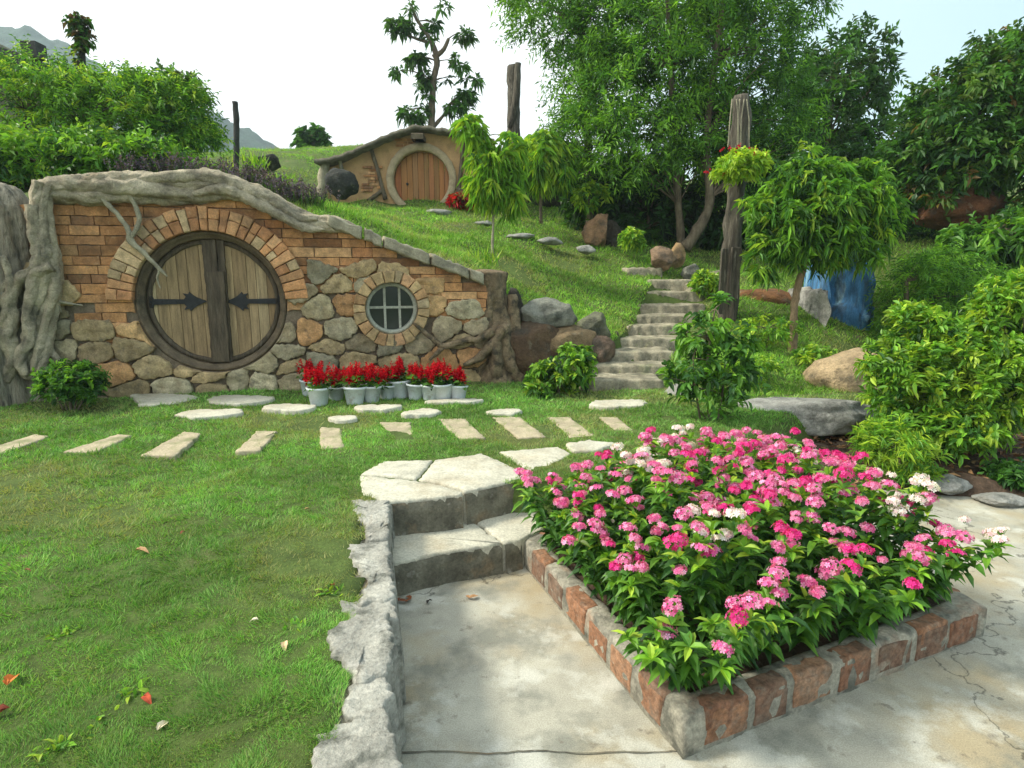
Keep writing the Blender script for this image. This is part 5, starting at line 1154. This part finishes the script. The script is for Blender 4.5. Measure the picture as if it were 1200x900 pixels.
for i_ in range(nG):
    for j in range(nG):
        s = (i_+.5+r.uniform(-.3, .3))/nG; t = (j+.5+r.uniform(-.3, .3))/nG; s = .072+.86*s; t = .08+.855*t
        p = inpl(s, t); d = min(s*1.65, (1-s)*1.65, t*1.45, (1-t)*1.45)
        H = .40+.29*min(1, (d-.08)/.28)+r.uniform(-.03, .03); b = Vector((p.x, p.y, .095))
        lean = (Vector((p.x, p.y))-CEN)*((.32 if t < .2 and s < .85 else .06 if s > .8 else .17) if d < .2 else .15 if d < .3 else .08); lean3 = Vector((lean.x, lean.y, 0))
        dw_ = min(((p-Vector(w_[:2])).length for w_ in WH)); kind = 'white' if dw_ < .11 else ('mid pink' if r.random() < .55 else 'deep pink')
        o = empty('pentas_plant', b, '%s clustered flowers at the %s of the brick planter' % (kind, zone(s, t)), 'flower plant', '%s flowers, %s of the planter' % (kind, zone(s, t)))
        ns = 4; Vs = []; tops = []
        for k in range(ns):
            a = r.uniform(0, 6.28); off = Vector((math.cos(a), math.sin(a), 0))*r.uniform(.03, .10); h = H*r.uniform(.82, 1.05)-.11
            top = b+off+lean3+Vector((0, 0, h)); tops.append(top)
            nl = 13+(8 if d < .22 else 0); tt = np.array([.18+.8*q/nl for q in range(nl)]); P = np.array([tuple(b.lerp(top, x)) for x in tt]); ph = np.array([q*1.57+(q//2)*.6 for q in range(nl)])+RNG.normal(0, .3, nl)
            D = np.stack([np.cos(ph), np.sin(ph), RNG.uniform(.1, .6, nl)], 1)
            Vs.append(leaves(P, D, RNG.uniform(.06, .092, nl), .032, .6, pal([MID, BRI, DAR, lin(70, 116, 44)], nl, [.35, .12, .28, .25]), True, roll=.2))
        # collar of young leaves under the tops
        for tp in tops[:3]:
            m = 8; D = rdir(m); D[:, 2] = np.abs(D[:, 2])*.5+.15
            Vs.append(leaves(np.tile(np.array(tp)-[0, 0, .02], (m, 1)), D, .07, .026, .3, pal([BRI, YEL, MID], m, [.5, .15, .35]), True, roll=.2))
        npmesh('foliage', *cat_vfc(Vs), M['leaf'], o, tuple(b))
        nh = r.choice([2, 3, 3, 4]) if d > .16 else r.choice([1, 2, 3])
        for k in range(min(nh, ns)):
            me = r.choice(HM[kind]) if r.random() < .85 else r.choice(HM['mid pink']); c = bpy.data.objects.new('flower_head', me); COL.objects.link(c); c.parent = o
            tp = tops[k]-b; c.location = tp+Vector((0, 0, .05)); c.rotation_euler = (r.uniform(-.3, .3)+lean.y*-1.2, r.uniform(-.3, .3)+lean.x*1.2, r.uniform(0, 6)); c.scale = (r.uniform(.9, 1.3),)*3
# ------------------------------------------------------------------ grass
def inpoly(P, poly):
    poly = np.array([(p[0], p[1]) for p in poly]); c = np.zeros(len(P), bool); j = len(poly)-1
    for i_ in range(len(poly)):
        xi, yi = poly[i_]; xj, yj = poly[j]; c ^= ((yi > P[:, 1]) != (yj > P[:, 1])) & (P[:, 0] < (xj-xi)*(P[:, 1]-yi)/(yj-yi+1e-12)+xi); j = i_
    return c
def shrink(pts, z, k): 
    q = pxpoly(pts, z); cx = sum(p[0] for p in q)/len(q); cy = sum(p[1] for p in q)/len(q); return [(cx+(p[0]-cx)*k, cy+(p[1]-cy)*k) for p in q]
def patch(x, y): return np.sin(x*1.7+y*.9)*np.sin(x*.8-y*2.1+1)+.6*np.sin(x*4.1+2*np.sin(y*2.3))*np.sin(y*3.7+1.3*np.sin(x*1.9))+.35*np.sin(x*9+2*np.sin(y*7))*np.sin(y*11+2*np.sin(x*6))
def grass(n, r0, r1, a0, a1, lb, hilly, Lb, wb_):
    rr = r0*(r1/r0)**RNG.random(n); aa = RNG.uniform(a0, a1, n); x = rr*np.sin(aa); y = rr*np.cos(aa); b = np.interp(x, BX, BY)
    if hilly: ok = (y > b+.12) & ~((stairs(x, y) > 0) & (RNG.random(n) < .9))
    else:
        ok = (y < b-.02) & (~sunk(x-.05, y)) & (ramp(x, y) > .6)
        fy = FO.y+UY*((x-FO.x)/UX); ok &= ~((y > fy-.08) & (x < -.35))
        P = np.stack([x, y], 1)
        for pts, _ in SS: ok &= ~inpoly(P, shrink(pts, .372, .84))
        for pts, _, _ in S2: ok &= ~inpoly(P, shrink(pts, .375, .84))
        for pts in [[(421, 555), (449, 540), (564, 531), (620, 556), (544, 580), (453, 588), (425, 579)], [(585, 528.5), (655, 523), (670, 531), (628, 554)], [(663, 519), (690, 515), (722, 519), (700, 527), (672, 528)]]: ok &= ~inpoly(P, shrink(pts, .365, .97))
        for pts in KS: ok &= ~inpoly(P, shrink(pts, .36, .92))
        ok &= ~inpoly(P, [tuple(p) for p in PQ])
    pt_ = patch(x, y); ok &= RNG.random(n) < np.clip(1.25-.7*np.maximum(pt_-.45, 0)*2.4, .08, 1)
    x, y, rr, pt_ = x[ok], y[ok], rr[ok], pt_[ok]; m = len(x)
    z = height(x, y); z = z+lump(x, y, z)
    lx = np.sin(x*13+2.5*np.sin(y*11))*np.cos(y*7+x*5); ly = np.sin(y*14+2.2*np.sin(x*12)+1)*np.cos(x*6-y*4)
    D = np.stack([RNG.normal(0, .5, m)+.8*lx, RNG.normal(0, .5, m)+.8*ly, np.full(m, .75)], 1); D = nrm(D); cl = .75+.45*np.sin(x*19+3*np.sin(y*15))*np.sin(y*17+3*np.sin(x*13)); sz = np.clip(rr/2.6, .75, 3.5 if hilly else 2.2)
    L = Lb*RNG.uniform(.5, 1.25, m)*sz**.6*cl*1.25; W = wb_*sz*RNG.uniform(.7, 1.3, m)
    S = nrm(np.cross(D, rdir(m))); P = np.stack([x, y, z-.004], 1)
    V = np.stack([P-S*W[:, None]/2, P+S*W[:, None]/2, P+D*L[:, None]], 1).reshape(-1, 3); F = np.arange(m*3).reshape(-1, 3)
    C = pal([lin(132, 182, 88), lin(104, 160, 68), lin(74, 126, 54), lin(160, 188, 112)], m, [.35, .32, .18, .15], .18)
    C = C*(1+.30*np.sin(x*2.3+1.7*np.sin(y*1.9))*np.sin(y*2.9+2*np.sin(x*1.1))+.16*np.sin(x*8+2*np.sin(y*6.5))*np.sin(y*9+2*np.sin(x*7)))[:, None]; C = C*(vec([1.12, 1.08, .7]) if hilly else 1)
    dry = np.clip(pt_*.9-.15+RNG.normal(0, .3, m)+(RNG.random(m) < .08)*.8, 0, .85)[:, None]; C = C*(1-dry)+vec(lin(176, 172, 116))*dry*.9
    o = npmesh('grass', V, F, C, M['grass']); tag(o, lb, 'grass', kind='stuff'); print('grass', m)
grass(640000, 1.35, 9, -1.05, .62, 'short mossy green lawn grass', False, .026, .0034)
grass(330000, 6.5, 22, -.62, .75, 'sunlit green grass on the hillside', True, .034, .0036)
# weeds and fallen leaves on the lawn
for q, (x, y, s_, lb) in enumerate([(385, 695, .05, 'leafy weed in the lawn next to the stone kerb'), (345, 735, .045, 'thin pale weed in the lawn left of the kerb weeds'), (155, 815, .05, 'tufted weed in the lawn beside a red fallen leaf'), (610, 540, 0, ''), (118, 850, .035, 'small weed near the bottom edge of the lawn'), (60, 880, .05, 'broad weed in the bottom left corner of the lawn'), (75, 745, .035, 'small weed on the left side of the lawn')]):
    if not s_: continue
    c = G(x, y, LAWN); n = 22; P = np.tile(np.array(c), (n, 1))+RNG.normal(0, .02, (n, 3))*[1, 1, .2]; D = rdir(n); D[:, 2] = np.abs(D[:, 2])+.3
    o = npmesh('lawn_weed', *leaves(P, D, s_*RNG.uniform(.6, 1.2, n), s_*.3, .4, pal([BRI, YEL, MID], n), True), M['leaf'], None, tuple(c)); tag(o, lb, 'weed')
DL = [(158, 645, .07, lin(190, 150, 110), 'curled tan dead leaf with a stalk lying mid-lawn'), (8, 803, .075, lin(190, 110, 50), 'orange fallen leaf at the left edge of the lawn'), (12, 829, .06, lin(130, 60, 40), 'brown-red fallen leaf at the left edge of the lawn'), (168, 815, .05, lin(160, 70, 45), 'red-brown fallen leaf beside the tufted weed'),
      (184, 856, .05, lin(200, 190, 160), 'pale curled leaf low on the lawn'), (303, 726, .035, lin(215, 205, 180), 'whitish dead leaf in the grass'), (333, 752, .05, lin(190, 165, 130), 'pale dry leaf below the whitish dead leaf'), (357, 597, .035, lin(170, 140, 90), 'small tan leaf in the upper lawn near the landing'), (392, 686, .03, lin(160, 90, 60), 'small brown leaf beside the kerb'),
      (216, 622, .03, lin(140, 80, 60), 'small reddish leaf mid-lawn'), (28, 668, .03, lin(150, 90, 70), 'small reddish leaf at the left of the lawn')]
for q, (x, y, s_, cc, lb) in enumerate(DL):
    c = G(x, y, LAWN+.02); a = q*1.9; o = npmesh('fallen_leaf', *leaves(np.array([tuple(c), tuple(c)]), np.array([[math.cos(a), math.sin(a), .25], [math.cos(a+.5), math.sin(a+.5), .5]]), np.array([s_, s_*.6]), np.array([s_*.5, s_*.2]), .5, np.array([cc, cc]), True, roll=.1, cup=.35), M['deadleaf'], None, tuple(c)); tag(o, lb, 'leaf', 'fallen leaves on the lawn')
for q, (x, y, s_, cc, lb) in enumerate([(466, 704, .05, lin(120, 70, 45), 'dark brown leaf in the corner below the lower step'), (482, 702, .05, lin(140, 84, 52), 'brown leaf right of the corner below the lower step'), (502, 703, .03, lin(50, 46, 42), 'small dark leaf on the path below the lower step'), (550, 701, .055, lin(170, 130, 90), 'pale brown leaf on the path below the middle of the lower step')]):
    c = G(x, y, .012); a = q*2.3; o = npmesh('fallen_leaf', *leaves(np.array([tuple(c), tuple(c)]), np.array([[math.cos(a), math.sin(a), .1], [math.cos(a+1.5), math.sin(a+1.5), .1]]), np.array([s_, s_*.7]), np.array([s_*.55, s_*.4]), .2, np.array([cc, cc]), True, roll=.1, cup=.2), M['deadleaf'], None, tuple(c)); tag(o, lb, 'leaf', 'fallen leaves on the path')
# litter under the shrub
P = np.stack([RNG.uniform(2.5, 5.4, 900), RNG.uniform(4.25, 5.6, 900), np.zeros(900)], 1); P[:, 2] = .03+.13*np.sqrt(np.clip(1-((P[:, 0]-3.95)/1.9)**2-((P[:, 1]-5)/.95)**2, 0, 1))
D = rdir(900); D[:, 2] *= .25
o = npmesh('leaf_litter', *leaves(P, D, RNG.uniform(.04, .12, 900), .03, .1, pal([lin(130, 90, 60), lin(100, 70, 50), lin(150, 120, 84)], 900), roll=.6), M['deadleaf'], None, (0, 0, 0)); tag(o, 'brown leaf litter and twigs under the yellow-green shrub', 'leaf litter', kind='stuff')
# ------------------------------------------------------------------ haze
m = bpy.data.materials.new('haze'); m.use_nodes = True; t = m.node_tree; t.nodes.clear(); out = t.nodes.new('ShaderNodeOutputMaterial'); pv = t.nodes.new('ShaderNodeVolumePrincipled')
pv.inputs['Color'].default_value = (.74, .87, .96, 1); pv.inputs['Density'].default_value = .0009; pv.inputs['Anisotropy'].default_value = .2; t.links.new(pv.outputs[0], out.inputs['Volume'])
mb = MB(); x0, x1, y0, y1, z0, z1 = -640, 640, -120, 620, -5, 165
vs_ = [(x, y, z) for z in (z0, z1) for x, y in ((x0, y0), (x1, y0), (x1, y1), (x0, y1))]
mb.add(vs_, [(3, 2, 1, 0), (4, 5, 6, 7), (0, 1, 5, 4), (1, 2, 6, 5), (2, 3, 7, 6), (3, 0, 4, 7)]); o = mb.build('haze', m); tag(o, 'thin pale haze over the hills', kind='stuff')
